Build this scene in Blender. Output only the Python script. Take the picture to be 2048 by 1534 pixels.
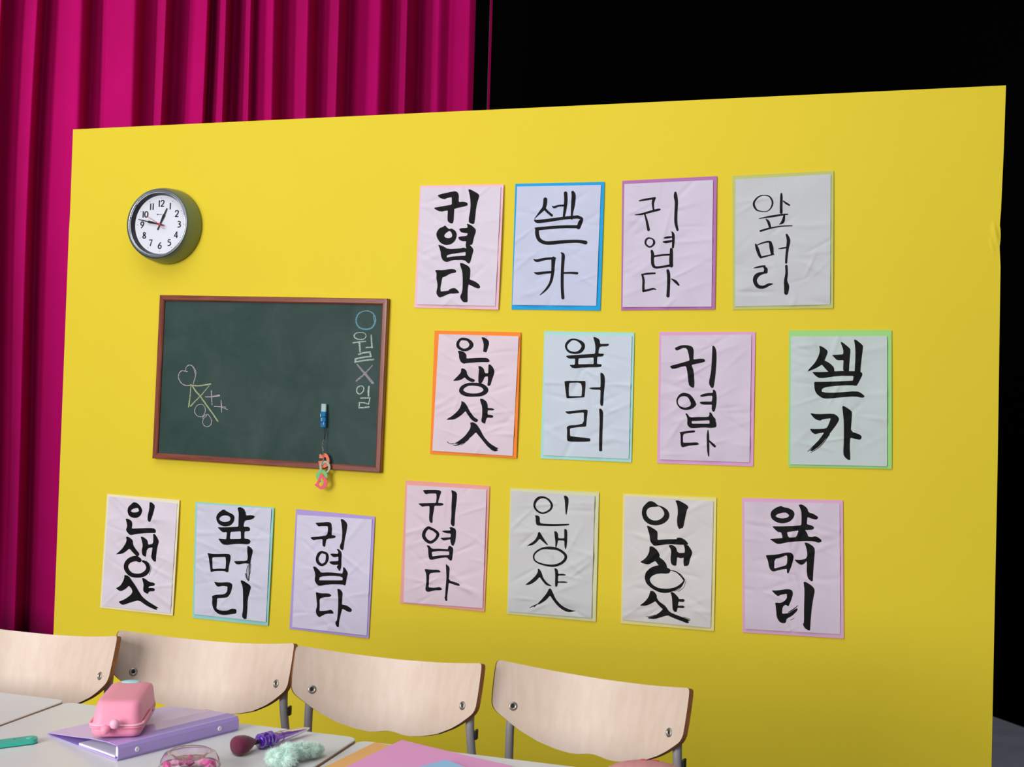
import bpy, bmesh, math, random
import numpy as np
from mathutils import Vector, Matrix
from mathutils.geometry import tessellate_polygon

scene = bpy.context.scene
for o in list(bpy.data.objects):
    bpy.data.objects.remove(o, do_unlink=True)
COL = scene.collection
PI = math.pi

# ---------------------------------------------------------------- camera
CAM = Vector((0.0, -3.2857, 1.32))
yaw, pitch, roll = 0.291743, 0.0166787, 0.0298942
fw = Vector((-math.sin(yaw)*math.cos(pitch), math.cos(yaw)*math.cos(pitch), math.sin(pitch)))
rt = Vector((math.cos(yaw), math.sin(yaw), 0)); up = rt.cross(fw)
r2 = rt*math.cos(roll)+up*math.sin(roll); u2 = -rt*math.sin(roll)+up*math.cos(roll)
cd = bpy.data.cameras.new('camera'); cam = bpy.data.objects.new('camera', cd); COL.objects.link(cam)
M = Matrix((r2, u2, -fw)).transposed().to_4x4(); M.translation = CAM
cam.matrix_world = M
cd.sensor_width = 36.0; cd.lens = 2300*36/2048; cd.clip_start = 0.05; cd.clip_end = 100
cd.dof.use_dof = True; cd.dof.focus_distance = 3.38; cd.dof.aperture_fstop = 15.0
scene.camera = cam

# ---------------------------------------------------------------- light
scene.view_settings.view_transform = 'Standard'
scene.view_settings.look = 'None'
scene.view_settings.gamma = 1.0
scene.view_settings.use_curve_mapping = False
scene.view_settings.exposure = 0.04
w = bpy.data.worlds.new('studio'); scene.world = w; w.use_nodes = True
w.node_tree.nodes['Background'].inputs[0].default_value = (0.9, 0.95, 1.0, 1)
w.node_tree.nodes['Background'].inputs[1].default_value = 0.26
def area(name, loc, target, sx, sy, power, color=(1, 1, 1), spread=180):
    l = bpy.data.lights.new(name, 'AREA'); l.shape = 'RECTANGLE'; l.size = sx; l.size_y = sy
    l.energy = power; l.color = color; l.spread = math.radians(spread)
    o = bpy.data.objects.new(name, l); COL.objects.link(o); o.location = loc
    o.rotation_euler = (Vector(target)-Vector(loc)).to_track_quat('-Z', 'Y').to_euler()
    return o
area('key_softbox', (-2.5, -5.4, 1.95), (-0.8, 0, 0.9), 2.2, 2.2, 188, (1.0, 0.985, 0.975))
area('overhead_softbox', (-1.2, -2.7, 4.3), (-1.1, -0.9, 1.0), 3.4, 2.4, 54, (0.95, 0.98, 1.0))
area('added_curtain_fill', (-5.0, -0.7, 3.8), (-3.3, 1.8, 2.3), 1.0, 1.0, 14.5, (1.0, 0.97, 1.0), 90)  # unseen fill, added to brighten the magenta folds
area('added_floor_fill', (1.0, 1.0, 3.6), (0.9, 1.7, 0.0), 0.6, 0.6, 22, (0.95, 0.97, 1.0), 90)  # unseen fill added behind the board to lift the dark floor

# ---------------------------------------------------------------- helpers
def lin(*c):
    f = lambda v: v/12.92 if v <= 0.04045 else ((v+0.055)/1.055)**2.4
    return tuple(f(x/255) for x in c)
def tag(o, label=None, cat=None, group=None, kind=None):
    if label: o['label'] = label
    if cat: o['category'] = cat
    if group: o['group'] = group
    if kind: o['kind'] = kind
    return o
def empty(name, loc=(0, 0, 0), rz=0.0, rot=None):
    o = bpy.data.objects.new(name, None); COL.objects.link(o); o.location = loc
    o.rotation_euler = rot if rot else (0, 0, rz); o.empty_display_size = 0.05
    return o
def mesh(name, verts, faces, mats, parent=None, smooth=False, mi=None):
    me = bpy.data.meshes.new(name); me.from_pydata([tuple(v) for v in verts], [], faces)
    for m in (mats if isinstance(mats, (list, tuple)) else [mats]): me.materials.append(m)
    if mi is not None: me.polygons.foreach_set('material_index', mi)
    if smooth: me.polygons.foreach_set('use_smooth', [True]*len(me.polygons))
    me.update()
    o = bpy.data.objects.new(name, me); COL.objects.link(o)
    if parent: o.parent = parent
    return o
def from_bm(name, bm, mats, parent=None, smooth=False):
    bmesh.ops.recalc_face_normals(bm, faces=bm.faces[:])
    me = bpy.data.meshes.new(name); bm.to_mesh(me); bm.free()
    for m in (mats if isinstance(mats, (list, tuple)) else [mats]): me.materials.append(m)
    if smooth: me.polygons.foreach_set('use_smooth', [True]*len(me.polygons))
    o = bpy.data.objects.new(name, me); COL.objects.link(o)
    if parent: o.parent = parent
    return o
def box_bm(bm, x0, x1, y0, y1, z0, z1, bev=0.0, seg=2, mat=None):
    r = bmesh.ops.create_cube(bm, size=1.0)
    T = mat or Matrix()
    for v in r['verts']:
        v.co = Vector(((x0+x1)/2+v.co.x*(x1-x0), (y0+y1)/2+v.co.y*(y1-y0), (z0+z1)/2+v.co.z*(z1-z0)))
    if bev:
        ed = list({e for v in r['verts'] for e in v.link_edges})
        rr = bmesh.ops.bevel(bm, geom=ed, offset=bev, segments=seg, profile=0.5, affect='EDGES')
        vs = {v for f in rr['faces'] for v in f.verts} | {v for v in r['verts'] if v.is_valid}
    else: vs = set(r['verts'])
    if mat:
        for v in vs: v.co = T @ v.co
    return bm
def box(name, b, mats, parent=None, bev=0.0, mat=None, smooth=False):
    bm = bmesh.new(); box_bm(bm, *b, bev=bev, mat=mat); return from_bm(name, bm, mats, parent, smooth)
def tube_data(pts, rad, seg=10, closed=False):
    P = [Vector(p) for p in pts]; n = len(P); V = []; F = []
    ref = Vector((0.03, 0.05, 1)).normalized()
    for i, p in enumerate(P):
        if closed: t = P[(i+1) % n]-P[i-1]
        else: t = P[min(i+1, n-1)]-P[max(i-1, 0)]
        t.normalize(); rf = ref if abs(t.dot(ref)) < 0.95 else Vector((1, 0.1, 0))
        a = t.cross(rf).normalized(); b = t.cross(a)
        r = rad[i] if isinstance(rad, (list, tuple)) else rad
        for k in range(seg):
            an = 2*PI*k/seg; V.append(p+a*math.cos(an)*r+b*math.sin(an)*r)
    for i in range(n if closed else n-1):
        for k in range(seg):
            a0 = i*seg+k; a1 = i*seg+(k+1) % seg; j = ((i+1) % n)*seg
            F.append((a0, a1, j+(k+1) % seg, j+k))
    if not closed:
        F.append(tuple(range(seg))[::-1]); F.append(tuple((n-1)*seg+k for k in range(seg)))
    return V, F
def tube(name, pts, rad, m, parent=None, seg=10, closed=False):
    V, F = tube_data(pts, rad, seg, closed); return mesh(name, V, F, m, parent, smooth=True)
def arc_pts(pts, n=6, r=0.03):
    # polyline with rounded corners
    P = [Vector(p) for p in pts]; out = [P[0]]
    for i in range(1, len(P)-1):
        a = P[i]+(P[i-1]-P[i]).normalized()*r; b = P[i]+(P[i+1]-P[i]).normalized()*r
        for k in range(n+1):
            t = k/n; out.append(a*(1-t)**2+P[i]*2*t*(1-t)+b*t*t)
    out.append(P[-1]); return out
def lathe_data(prof, seg=64, axis='z'):
    V = []; F = []
    for r, h in prof:
        for k in range(seg):
            a = 2*PI*k/seg
            V.append((r*math.cos(a), r*math.sin(a), h) if axis == 'z' else (r*math.cos(a), -h, r*math.sin(a)))
    for i in range(len(prof)-1):
        for k in range(seg):
            k2 = (k+1) % seg; F.append((i*seg+k, i*seg+k2, (i+1)*seg+k2, (i+1)*seg+k))
    return V, F
def lathe(name, prof, m, parent=None, seg=64, axis='z'):
    V, F = lathe_data(prof, seg, axis); o = mesh(name, V, F, m, parent, smooth=True)
    bm = bmesh.new(); bm.from_mesh(o.data); bmesh.ops.remove_doubles(bm, verts=bm.verts[:], dist=1e-6)
    bmesh.ops.recalc_face_normals(bm, faces=bm.faces[:]); bm.to_mesh(o.data); bm.free()
    return o
def prism(name, outer, holes, d0, d1, m, parent=None, axis='y', mi_side=0, mats=None):
    """extrude an outline (2D) with holes: plane xz thick along y, or plane xy thick along z"""
    rings = [outer]+list(holes); flat = [p for r in rings for p in r]
    P = lambda p, d: (p[0], d, p[1]) if axis == 'y' else (p[0], p[1], d)
    tr = tessellate_polygon([[Vector((p[0], p[1], 0)) for p in r] for r in rings]); n = len(flat)
    V = [P(p, d0) for p in flat]+[P(p, d1) for p in flat]
    F = [tuple(t) for t in tr]+[tuple(i+n for i in t[::-1]) for t in tr]; mi = [0]*len(F); b = 0
    for r in rings:
        for i in range(len(r)):
            a, c = b+i, b+(i+1) % len(r); F.append((a, c, c+n, a+n)); mi.append(mi_side)
        b += len(r)
    bm = bmesh.new(); o = mesh(name, V, F, mats or m, parent, mi=mi)
    bm.from_mesh(o.data); bmesh.ops.recalc_face_normals(bm, faces=bm.faces[:]); bm.to_mesh(o.data); bm.free()
    return o
def ellipsoid(bm, c, r, seg=24, rings=12, mat=None):
    q = bmesh.ops.create_uvsphere(bm, u_segments=seg, v_segments=rings, radius=1)
    for v in q['verts']:
        v.co = Vector((c[0]+v.co.x*r[0], c[1]+v.co.y*r[1], c[2]+v.co.z*r[2]))
        if mat: v.co = mat @ v.co
def brush(pts, closed=False):
    p = np.array(pts, float); N = len(p); q = []
    for i in range(N if closed else N-1):
        a = p[(i-1) % N] if closed or i > 0 else p[0]; b = p[i]; c = p[(i+1) % N]; d = p[(i+2) % N] if closed or i+2 < N else p[-1]
        for k in range(4):
            t = k/4; q.append(.5*((2*b)+(-a+c)*t+(2*a-5*b+4*c-d)*t*t+(-a+3*b-3*c+d)*t**3))
    if not closed: q.append(p[-1])
    q = np.array(q); T = (np.roll(q, -1, 0)-np.roll(q, 1, 0))[:, :2] if closed else np.gradient(q[:, :2], axis=0)
    T /= np.linalg.norm(T, axis=1)[:, None]+1e-9; Nn = np.stack([-T[:, 1], T[:, 0]], 1)
    l = q[:, :2]+Nn*q[:, 2:]/2; r = q[:, :2]-Nn*q[:, 2:]/2
    return (l.tolist(), [r.tolist()]) if closed else (l.tolist()+r[::-1].tolist(), [])

# ---------------------------------------------------------------- materials
class NT:
    def __init__(s, name):
        s.m = bpy.data.materials.new(name); s.m.use_nodes = True; s.t = s.m.node_tree; s.b = s.t.nodes['Principled BSDF']
    def n(s, ty, **k):
        x = s.t.nodes.new(ty)
        for a, v in k.items():
            if a.startswith('i_'): x.inputs[a[2:].replace('_', ' ')].default_value = v
            else: setattr(x, a, v)
        return x
    def l(s, a, b): s.t.links.new(a, b)
def mat(name, col, rough=0.5, metal=0.0, var=0.0, vscale=6.0, stretch=(1, 1, 1), bump=0.0, bscale=200.0, bstretch=(1, 1, 1), spec=0.5, col2=None,
        coat=0.0, trans=0.0, ior=1.45, sheen=0.0, sheencol=(1, 1, 1), bdist=0.001, alpha=1.0, sss=0.0, detail=4.0):
    N = NT(name); b = N.b
    b.inputs['Base Color'].default_value = (*col, 1); b.inputs['Roughness'].default_value = rough
    b.inputs['Metallic'].default_value = metal; b.inputs['Specular IOR Level'].default_value = spec
    b.inputs['Coat Weight'].default_value = coat; b.inputs['Transmission Weight'].default_value = trans
    b.inputs['IOR'].default_value = ior; b.inputs['Sheen Weight'].default_value = sheen
    b.inputs['Sheen Tint'].default_value = (*sheencol, 1); b.inputs['Alpha'].default_value = alpha
    if sss:
        b.inputs['Subsurface Weight'].default_value = sss; b.inputs['Subsurface Radius'].default_value = (.01, .006, .006)
    tc = N.n('ShaderNodeTexCoord')
    if var or col2:
        mp = N.n('ShaderNodeMapping'); mp.inputs['Scale'].default_value = stretch; N.l(tc.outputs['Object'], mp.inputs[0])
        ns = N.n('ShaderNodeTexNoise', i_Scale=vscale, i_Detail=detail, i_Roughness=0.6); N.l(mp.outputs[0], ns.inputs['Vector'])
        cr = N.n('ShaderNodeValToRGB'); c2 = col2 or tuple(c*(1-var) for c in col)
        cr.color_ramp.elements[0].position = 0.35; cr.color_ramp.elements[1].position = 0.68
        cr.color_ramp.elements[0].color = (*c2, 1); cr.color_ramp.elements[1].color = (*col, 1)
        N.l(ns.outputs['Fac'], cr.inputs[0]); N.l(cr.outputs[0], b.inputs['Base Color'])
    if bump:
        mp = N.n('ShaderNodeMapping'); mp.inputs['Scale'].default_value = bstretch; N.l(tc.outputs['Object'], mp.inputs[0])
        ns = N.n('ShaderNodeTexNoise', i_Scale=bscale, i_Detail=3.0); N.l(mp.outputs[0], ns.inputs['Vector'])
        bp = N.n('ShaderNodeBump', i_Strength=bump, i_Distance=bdist); N.l(ns.outputs['Fac'], bp.inputs['Height']); N.l(bp.outputs[0], b.inputs['Normal'])
    return N.m
SHEETS = {
'A1': ((-1.1682, 1.788), -0.0148, [[-1339, 1875], [1344, 1885], [1349, -1885], [-1354, -1875]], [[-1301, 1807], [1256, 1812], [1242, -1776], [-1278, -1771]], '''-741,1547 -747,1561 -720,1587 -605,1618 -336,1673 -208,1690 -152,1681 -116,1658 -81,1610 -66,1540 -65,1384 -45,1364 61,1372 121,1367 186,1347 216,1326 228,1293 226,1272 208,1249 115,1223 -104,1179 -192,1150 -193,1120 -195,1026 -198,816 -214,726 -253,708 -291,712 -348,741 -378,769 -396,811 -402,889 -402,1088 -424,1105 -589,1075 -684,1084 -791,1133 -836,1161 -847,1188 -826,1196 -304,1280 -283,1305 -292,1490 -311,1509 -414,1492 -463,1478 -502,1455 -549,1454 -630,1473 -682,1497
232,1728 235,1747 287,1742 359,1711 496,1640 559,1597 585,1560 576,1480 529,1316 503,1135 486,836 467,711 437,692 406,690 358,707 325,726 288,759 286,866 318,1106 324,1264 308,1429 285,1550
-477,648 -456,639 -374,563 -324,542 -269,554 -219,541 -145,496 -105,452 -78,384 -79,319 -106,222 -143,160 -212,99 -279,69 -382,50 -461,59 -558,99 -624,150 -692,240 -725,306 -740,381 -727,443 -680,526 -630,571 -552,601 -510,621|-307,480 -350,471 -424,418 -460,383 -478,345 -475,318 -451,288 -418,272 -357,262 -311,265 -256,283 -232,305 -226,343 -231,375 -249,420 -270,450
231,690 242,697 327,677 390,643 480,573 519,528 529,483 520,421 486,309 465,221 447,109 421,63 366,58 368,45 436,-20 464,-59 477,-104 473,-154 450,-236 434,-304 414,-393 401,-443 387,-481 369,-499 338,-506 300,-485 234,-423 121,-400 -100,-405 -224,-422 -318,-460 -380,-466 -445,-444 -488,-412 -530,-352 -556,-281 -577,-161 -604,-75 -657,41 -647,56 -542,30 -471,0 -381,-52 -258,-68 -36,-56 75,-46 138,-30 181,-30 238,-47 245,-40 227,18 224,67 231,155 219,170 149,165 100,173 35,200 2,225 -19,263 -20,284 -2,303 61,314 203,327 261,349 267,402 250,413 147,422 97,431 57,446 29,469 -5,522 -5,536 25,557 82,566 201,570 250,581 256,603 252,631|-357,-261 -223,-223 208,-161 231,-171 235,-256 213,-271 -76,-288 -211,-302 -354,-329 -373,-322
-722,-742 -723,-731 -695,-717 -642,-713 -530,-716 -424,-708 -265,-684 -172,-680 -92,-694 -55,-715 -42,-752 -48,-773 -74,-788 -115,-798 -194,-810 -262,-836 -355,-891 -411,-917 -461,-928 -487,-977 -503,-1090 -514,-1164 -526,-1239 -527,-1291 -514,-1359 -489,-1368 -313,-1347 -251,-1329 -237,-1302 -200,-1282 -122,-1258 -72,-1258 -23,-1279 15,-1308 65,-1360 82,-1386 75,-1401 38,-1412 -48,-1424 -114,-1428 -193,-1426 -289,-1455 -453,-1529 -533,-1551 -574,-1533 -606,-1502 -645,-1442 -652,-1368 -629,-1240 -632,-1142 -662,-1022 -674,-937 -676,-839 -688,-786
64,-502 74,-493 136,-496 194,-515 291,-559 347,-596 392,-648 410,-710 412,-814 410,-885 401,-973 417,-994 515,-1025 579,-1053 660,-1100 705,-1138 738,-1190 746,-1220 731,-1246 707,-1256 660,-1257 582,-1230 390,-1145 367,-1157 354,-1271 353,-1390 366,-1656 350,-1678 257,-1683 207,-1662 157,-1603 133,-1562 123,-1517 133,-1470 169,-1395 183,-1295 182,-1115 176,-980 160,-816 137,-710 92,-606 72,-549'''),
'A2': ((-0.8589, 1.786), -0.0057, [[-1369, 1885], [1357, 1886], [1360, -1886], [-1348, -1885]], [[-1310, 1801], [1252, 1797], [1231, -1748], [-1331, -1747]], '''-481,1411 -481,1390 -480,1362 -480,1331 -482,1300 -485,1274 -489,1245 -493,1216 -499,1191 -503,1173 -513,1151 -528,1133 -552,1102 -570,1076 -590,1046 -612,1015 -633,985 -652,956 -672,929 -691,901 -710,875 -725,852 -737,836 -738,831 -735,826 -729,824 -724,826 -710,839 -689,858 -666,879 -640,902 -615,924 -589,947 -560,971 -531,995 -503,1018 -480,1038 -451,1062 -424,1086 -400,1122 -387,1155 -378,1187 -371,1220 -365,1252 -361,1283 -358,1320 -358,1357 -359,1387 -359,1408 -379,1442 -421,1462 -463,1445
-470,1110 -457,1096 -438,1076 -415,1052 -390,1026 -364,1002 -335,977 -302,951 -270,925 -242,904 -223,888 -198,884 -173,895 -167,922 -177,945 -197,960 -224,981 -256,1006 -287,1032 -314,1055 -337,1077 -361,1101 -383,1124 -402,1144 -415,1158 -439,1167 -466,1159 -477,1134
-209,1189 -191,1157 -146,1128 -109,1132 -82,1142 -55,1154 -29,1166 -2,1173 30,1177 69,1179 109,1180 143,1180 168,1180 184,1190 192,1210 181,1229 164,1238 139,1237 105,1237 64,1235 23,1233 -15,1230 -49,1223 -81,1214 -109,1205 -131,1199 -136,1195 -169,1196 -195,1204 -202,1206 -209,1203 -212,1195
139,1580 142,1550 146,1508 150,1459 153,1409 155,1362 155,1318 154,1273 152,1226 150,1180 148,1132 145,1080 141,1022 138,966 135,918 132,884 140,864 160,850 184,856 196,873 203,906 213,953 224,1008 235,1066 244,1119 250,1167 255,1215 259,1262 261,1310 262,1358 261,1408 257,1461 253,1511 249,1554 246,1583 227,1613 189,1629 153,1611
365,1587 369,1569 373,1547 376,1522 378,1485 378,1438 376,1375 374,1306 372,1238 370,1181 370,1136 371,1099 372,1065 373,1031 374,995 375,955 376,912 377,871 377,836 378,811 387,794 407,784 428,793 437,809 437,834 437,868 438,909 440,951 443,989 449,1021 457,1052 466,1085 475,1122 482,1167 489,1224 497,1292 503,1363 507,1429 506,1487 495,1541 476,1582 458,1606 447,1620 423,1639 389,1641 366,1616
-741,765 -729,745 -695,712 -628,694 -566,694 -495,700 -417,709 -335,719 -254,729 -172,740 -87,753 0,767 87,779 173,790 264,797 363,804 458,809 540,813 598,816 625,833 637,868 617,901 586,914 528,910 447,903 351,895 252,887 159,878 71,868 -17,858 -105,847 -190,837 -271,828 -352,819 -434,810 -511,803 -578,797 -625,793 -669,793 -687,796 -705,803 -723,807 -742,800 -747,781
580,815 606,809 643,802 674,794 678,795 670,800 649,781 622,741 608,706 594,668 581,628 569,593 561,569 567,532 599,500 643,503 672,527 681,551 694,585 709,624 723,662 732,691 745,729 757,772 748,828 709,863 667,881 629,895 604,905 573,899 550,872 557,837
-711,532 -702,517 -676,493 -617,481 -559,482 -490,488 -412,496 -330,505 -249,512 -168,517 -82,523 5,528 92,531 178,534 269,534 368,533 464,531 545,529 603,527 631,541 645,573 629,606 601,621 543,621 461,622 365,623 265,624 172,623 84,620 -4,616 -92,611 -178,606 -260,601 -342,595 -425,590 -503,584 -571,579 -620,575 -665,570 -678,564 -691,563 -704,564 -716,556 -717,543
-700,510 -700,489 -700,459 -700,421 -697,379 -689,339 -678,302 -664,265 -646,226 -622,188 -592,154 -556,125 -516,102 -474,83 -429,67 -382,56 -333,49 -283,46 -232,46 -180,48 -124,51 -65,56 -4,63 59,72 125,80 196,86 277,91 367,96 458,99 544,101 617,99 677,92 731,82 778,69 817,58 847,50 884,60 909,94 898,137 868,161 838,166 797,173 746,181 685,188 618,192 540,193 452,193 359,191 268,188 186,185 112,180 43,175 -21,169 -80,164 -136,160 -190,157 -241,154 -286,152 -327,153 -365,158 -400,168 -435,180 -465,195 -492,213 -513,230 -529,250 -543,274 -555,302 -565,332 -573,361 -578,388 -580,420 -580,453 -580,483 -580,505 -598,539 -640,559 -681,543
-721,-395 -704,-416 -670,-448 -611,-466 -561,-461 -510,-449 -457,-433 -403,-419 -349,-408 -290,-401 -223,-396 -156,-393 -98,-390 -57,-388 -38,-376 -29,-353 -42,-330 -63,-320 -104,-322 -162,-323 -230,-326 -299,-330 -362,-335 -421,-344 -480,-355 -534,-367 -580,-376 -611,-382 -651,-384 -681,-379 -706,-373 -715,-372 -723,-377 -725,-387
-176,-356 -174,-384 -172,-423 -169,-470 -167,-518 -165,-565 -164,-611 -164,-657 -163,-703 -164,-749 -167,-797 -172,-847 -177,-900 -185,-953 -194,-1003 -207,-1050 -224,-1093 -245,-1135 -269,-1175 -295,-1214 -322,-1253 -353,-1293 -391,-1336 -429,-1377 -463,-1412 -487,-1437 -489,-1443 -486,-1451 -479,-1454 -472,-1452 -444,-1432 -404,-1404 -358,-1370 -311,-1332 -271,-1294 -238,-1255 -207,-1215 -179,-1172 -153,-1126 -131,-1078 -113,-1026 -99,-971 -87,-915 -79,-861 -71,-809 -65,-758 -63,-709 -61,-661 -60,-615 -58,-571 -54,-524 -50,-475 -47,-429 -43,-390 -41,-362 -61,-324 -107,-300 -154,-319
-688,-788 -673,-800 -649,-818 -615,-836 -570,-846 -526,-844 -479,-838 -430,-829 -382,-820 -336,-813 -290,-809 -240,-805 -193,-802 -152,-799 -123,-797 -104,-786 -95,-762 -108,-739 -129,-730 -158,-731 -199,-733 -247,-735 -298,-738 -346,-741 -394,-745 -445,-749 -493,-754 -537,-758 -571,-762 -605,-765 -635,-767 -662,-768 -682,-768 -689,-769 -695,-775 -694,-782
105,-192 121,-213 133,-239 135,-269 135,-296 135,-341 135,-395 134,-454 134,-513 133,-571 132,-631 131,-693 131,-758 131,-827 133,-902 135,-982 138,-1065 141,-1145 146,-1220 151,-1293 158,-1367 165,-1436 171,-1493 176,-1534 194,-1560 228,-1572 260,-1555 271,-1526 266,-1485 259,-1428 250,-1360 243,-1288 236,-1217 232,-1143 228,-1064 226,-983 224,-903 223,-829 223,-762 224,-697 226,-636 228,-576 230,-519 233,-461 238,-403 241,-346 241,-294 232,-242 190,-191 141,-179 112,-178 107,-178 102,-182 102,-188
212,-815 244,-815 288,-814 340,-813 392,-813 438,-815 480,-818 524,-822 566,-827 602,-832 627,-835 651,-825 665,-799 654,-771 631,-757 606,-756 570,-755 527,-753 482,-752 437,-752 389,-754 336,-756 285,-759 240,-761 209,-763 194,-772 186,-790 196,-808'''),
'A3': ((-0.5302, 1.789), 0.0199, [[-1360, 1891], [1375, 1898], [1344, -1898], [-1359, -1891]], [[-1297, 1795], [1267, 1794], [1246, -1819], [-1319, -1793]], '''-844,1267 -824,1269 -797,1271 -764,1274 -726,1277 -682,1282 -627,1288 -559,1296 -489,1304 -428,1312 -386,1317 -370,1328 -364,1349 -377,1368 -395,1375 -438,1370 -499,1363 -569,1355 -637,1347 -693,1340 -737,1332 -775,1324 -807,1316 -833,1309 -852,1304 -861,1296 -864,1283 -855,1271
-466,1347 -469,1328 -475,1301 -481,1268 -486,1231 -487,1192 -484,1152 -477,1107 -469,1064 -461,1027 -456,1002 -447,988 -430,982 -414,991 -409,1006 -411,1032 -415,1069 -418,1111 -419,1153 -418,1187 -413,1216 -404,1247 -394,1276 -385,1301 -378,1320 -385,1349 -412,1372 -446,1368
-971,868 -943,868 -904,867 -857,866 -807,867 -759,871 -711,879 -661,889 -611,901 -563,913 -517,923 -470,933 -423,942 -378,950 -337,958 -305,965 -261,978 -243,986 -231,995 -226,1012 -237,1027 -251,1033 -273,1036 -321,1033 -354,1026 -395,1018 -440,1008 -487,997 -534,985 -581,973 -629,960 -678,947 -725,934 -770,924 -815,915 -862,906 -908,899 -946,894 -974,889 -980,886 -982,878 -978,871
-710,889 -703,862 -693,825 -682,782 -671,734 -660,687 -651,634 -640,573 -630,512 -622,458 -616,420 -598,398 -566,389 -540,407 -532,433 -541,470 -554,523 -568,585 -584,646 -598,700 -614,748 -630,795 -646,838 -660,874 -669,900 -679,910 -695,913 -707,903
165,1480 161,1463 155,1439 149,1408 148,1370 152,1337 159,1304 167,1270 174,1232 178,1189 179,1136 177,1073 175,1006 172,938 170,876 169,819 167,764 167,711 168,659 172,607 182,554 197,502 212,454 226,414 235,386 249,370 273,365 291,379 296,399 291,429 282,470 274,517 266,566 261,613 258,659 257,708 257,759 258,813 259,870 262,931 265,997 269,1065 272,1129 273,1187 271,1237 267,1281 262,1318 257,1349 253,1376 246,1408 239,1436 233,1460 228,1477 219,1496 197,1507 175,1498
-566,171 -549,168 -517,163 -486,154 -465,142 -452,124 -444,101 -441,78 -441,60 -444,43 -452,20 -465,-3 -479,-20 -502,-35 -528,-43 -551,-40 -569,-30 -593,-11 -614,12 -627,30 -633,54 -633,80 -628,103 -620,122 -607,141 -597,154|-578,217 -543,213 -508,204 -471,192 -440,175 -414,151 -392,122 -377,89 -372,53 -381,18 -401,-13 -424,-38 -449,-59 -482,-78 -521,-89 -562,-86 -595,-70 -625,-47 -652,-21 -674,8 -688,47 -690,86 -685,121 -670,153 -650,178 -626,200
-113,161 -91,160 -60,159 -25,161 0,164 30,168 60,173 86,177 105,180 117,189 123,205 113,221 99,227 80,227 53,227 22,227 -8,226 -35,224 -70,216 -100,205 -120,197 -130,190 -133,177 -124,165
-145,51 -118,36 -66,25 -31,29 8,36 49,45 84,54 108,59 123,71 128,92 115,110 97,117 72,114 35,110 -5,106 -44,102 -70,99 -114,92 -139,87 -150,84 -158,73 -155,59
88,342 93,322 99,296 102,263 104,239 106,205 108,167 110,127 111,89 110,49 109,6 107,-36 105,-73 104,-99 113,-118 134,-131 156,-123 167,-106 170,-80 174,-44 178,-1 182,43 184,84 186,124 187,165 187,205 185,243 179,278 158,321 131,346 114,360 104,365 92,363 86,353
-509,-188 -506,-208 -502,-235 -498,-264 -496,-294 -496,-317 -497,-347 -498,-380 -499,-415 -498,-449 -496,-481 -495,-514 -492,-547 -485,-581 -474,-612 -449,-651 -410,-681 -359,-696 -318,-698 -273,-695 -227,-690 -180,-683 -137,-678 -93,-674 -47,-669 -2,-664 35,-660 62,-657 81,-643 88,-616 72,-592 49,-584 23,-589 -14,-595 -58,-603 -103,-610 -146,-616 -190,-621 -236,-627 -281,-631 -320,-632 -347,-629 -373,-617 -382,-602 -392,-577 -397,-561 -401,-538 -404,-510 -406,-479 -408,-449 -407,-420 -405,-389 -401,-355 -400,-322 -401,-288 -410,-249 -422,-215 -435,-188 -443,-170 -459,-154 -485,-149 -505,-166
49,-147 48,-169 47,-199 46,-234 44,-270 43,-303 40,-333 37,-363 34,-395 32,-428 31,-462 32,-500 34,-540 38,-580 41,-613 43,-636 61,-666 98,-682 133,-664 148,-633 147,-609 145,-576 143,-538 142,-499 141,-465 141,-435 141,-404 142,-373 143,-341 142,-309 141,-274 139,-237 137,-201 135,-171 133,-149 120,-125 91,-110 62,-123
-404,-366 -372,-361 -326,-355 -273,-349 -218,-343 -168,-338 -117,-335 -63,-334 -10,-333 35,-332 68,-332 82,-323 90,-305 81,-287 65,-279 33,-280 -13,-280 -66,-281 -121,-283 -173,-285 -226,-290 -281,-296 -335,-303 -380,-309 -413,-313 -426,-323 -432,-342 -421,-359
-768,-880 -748,-878 -720,-877 -688,-875 -651,-872 -613,-870 -567,-867 -512,-864 -455,-860 -406,-857 -371,-855 -358,-847 -351,-830 -360,-814 -374,-807 -409,-807 -459,-807 -516,-808 -572,-809 -620,-812 -660,-818 -697,-826 -729,-835 -755,-843 -774,-848 -782,-855 -785,-866 -778,-876
-773,-865 -768,-888 -761,-919 -753,-955 -747,-992 -743,-1026 -742,-1060 -742,-1097 -744,-1135 -746,-1173 -747,-1208 -746,-1241 -745,-1273 -744,-1302 -743,-1325 -743,-1342 -730,-1363 -704,-1375 -679,-1362 -668,-1340 -670,-1323 -672,-1299 -674,-1271 -676,-1241 -677,-1210 -677,-1177 -675,-1141 -673,-1101 -672,-1061 -674,-1022 -680,-982 -690,-943 -700,-906 -710,-875 -716,-853 -729,-839 -751,-834 -768,-847
-713,-1370 -695,-1367 -671,-1364 -641,-1359 -610,-1354 -578,-1348 -546,-1340 -512,-1330 -479,-1320 -448,-1312 -426,-1307 -396,-1306 -372,-1311 -353,-1315 -343,-1314 -334,-1306 -335,-1294 -342,-1286 -359,-1276 -388,-1262 -428,-1254 -460,-1257 -494,-1263 -529,-1271 -563,-1279 -594,-1286 -623,-1292 -654,-1298 -683,-1304 -707,-1309 -725,-1312 -739,-1324 -745,-1345 -731,-1364
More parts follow.
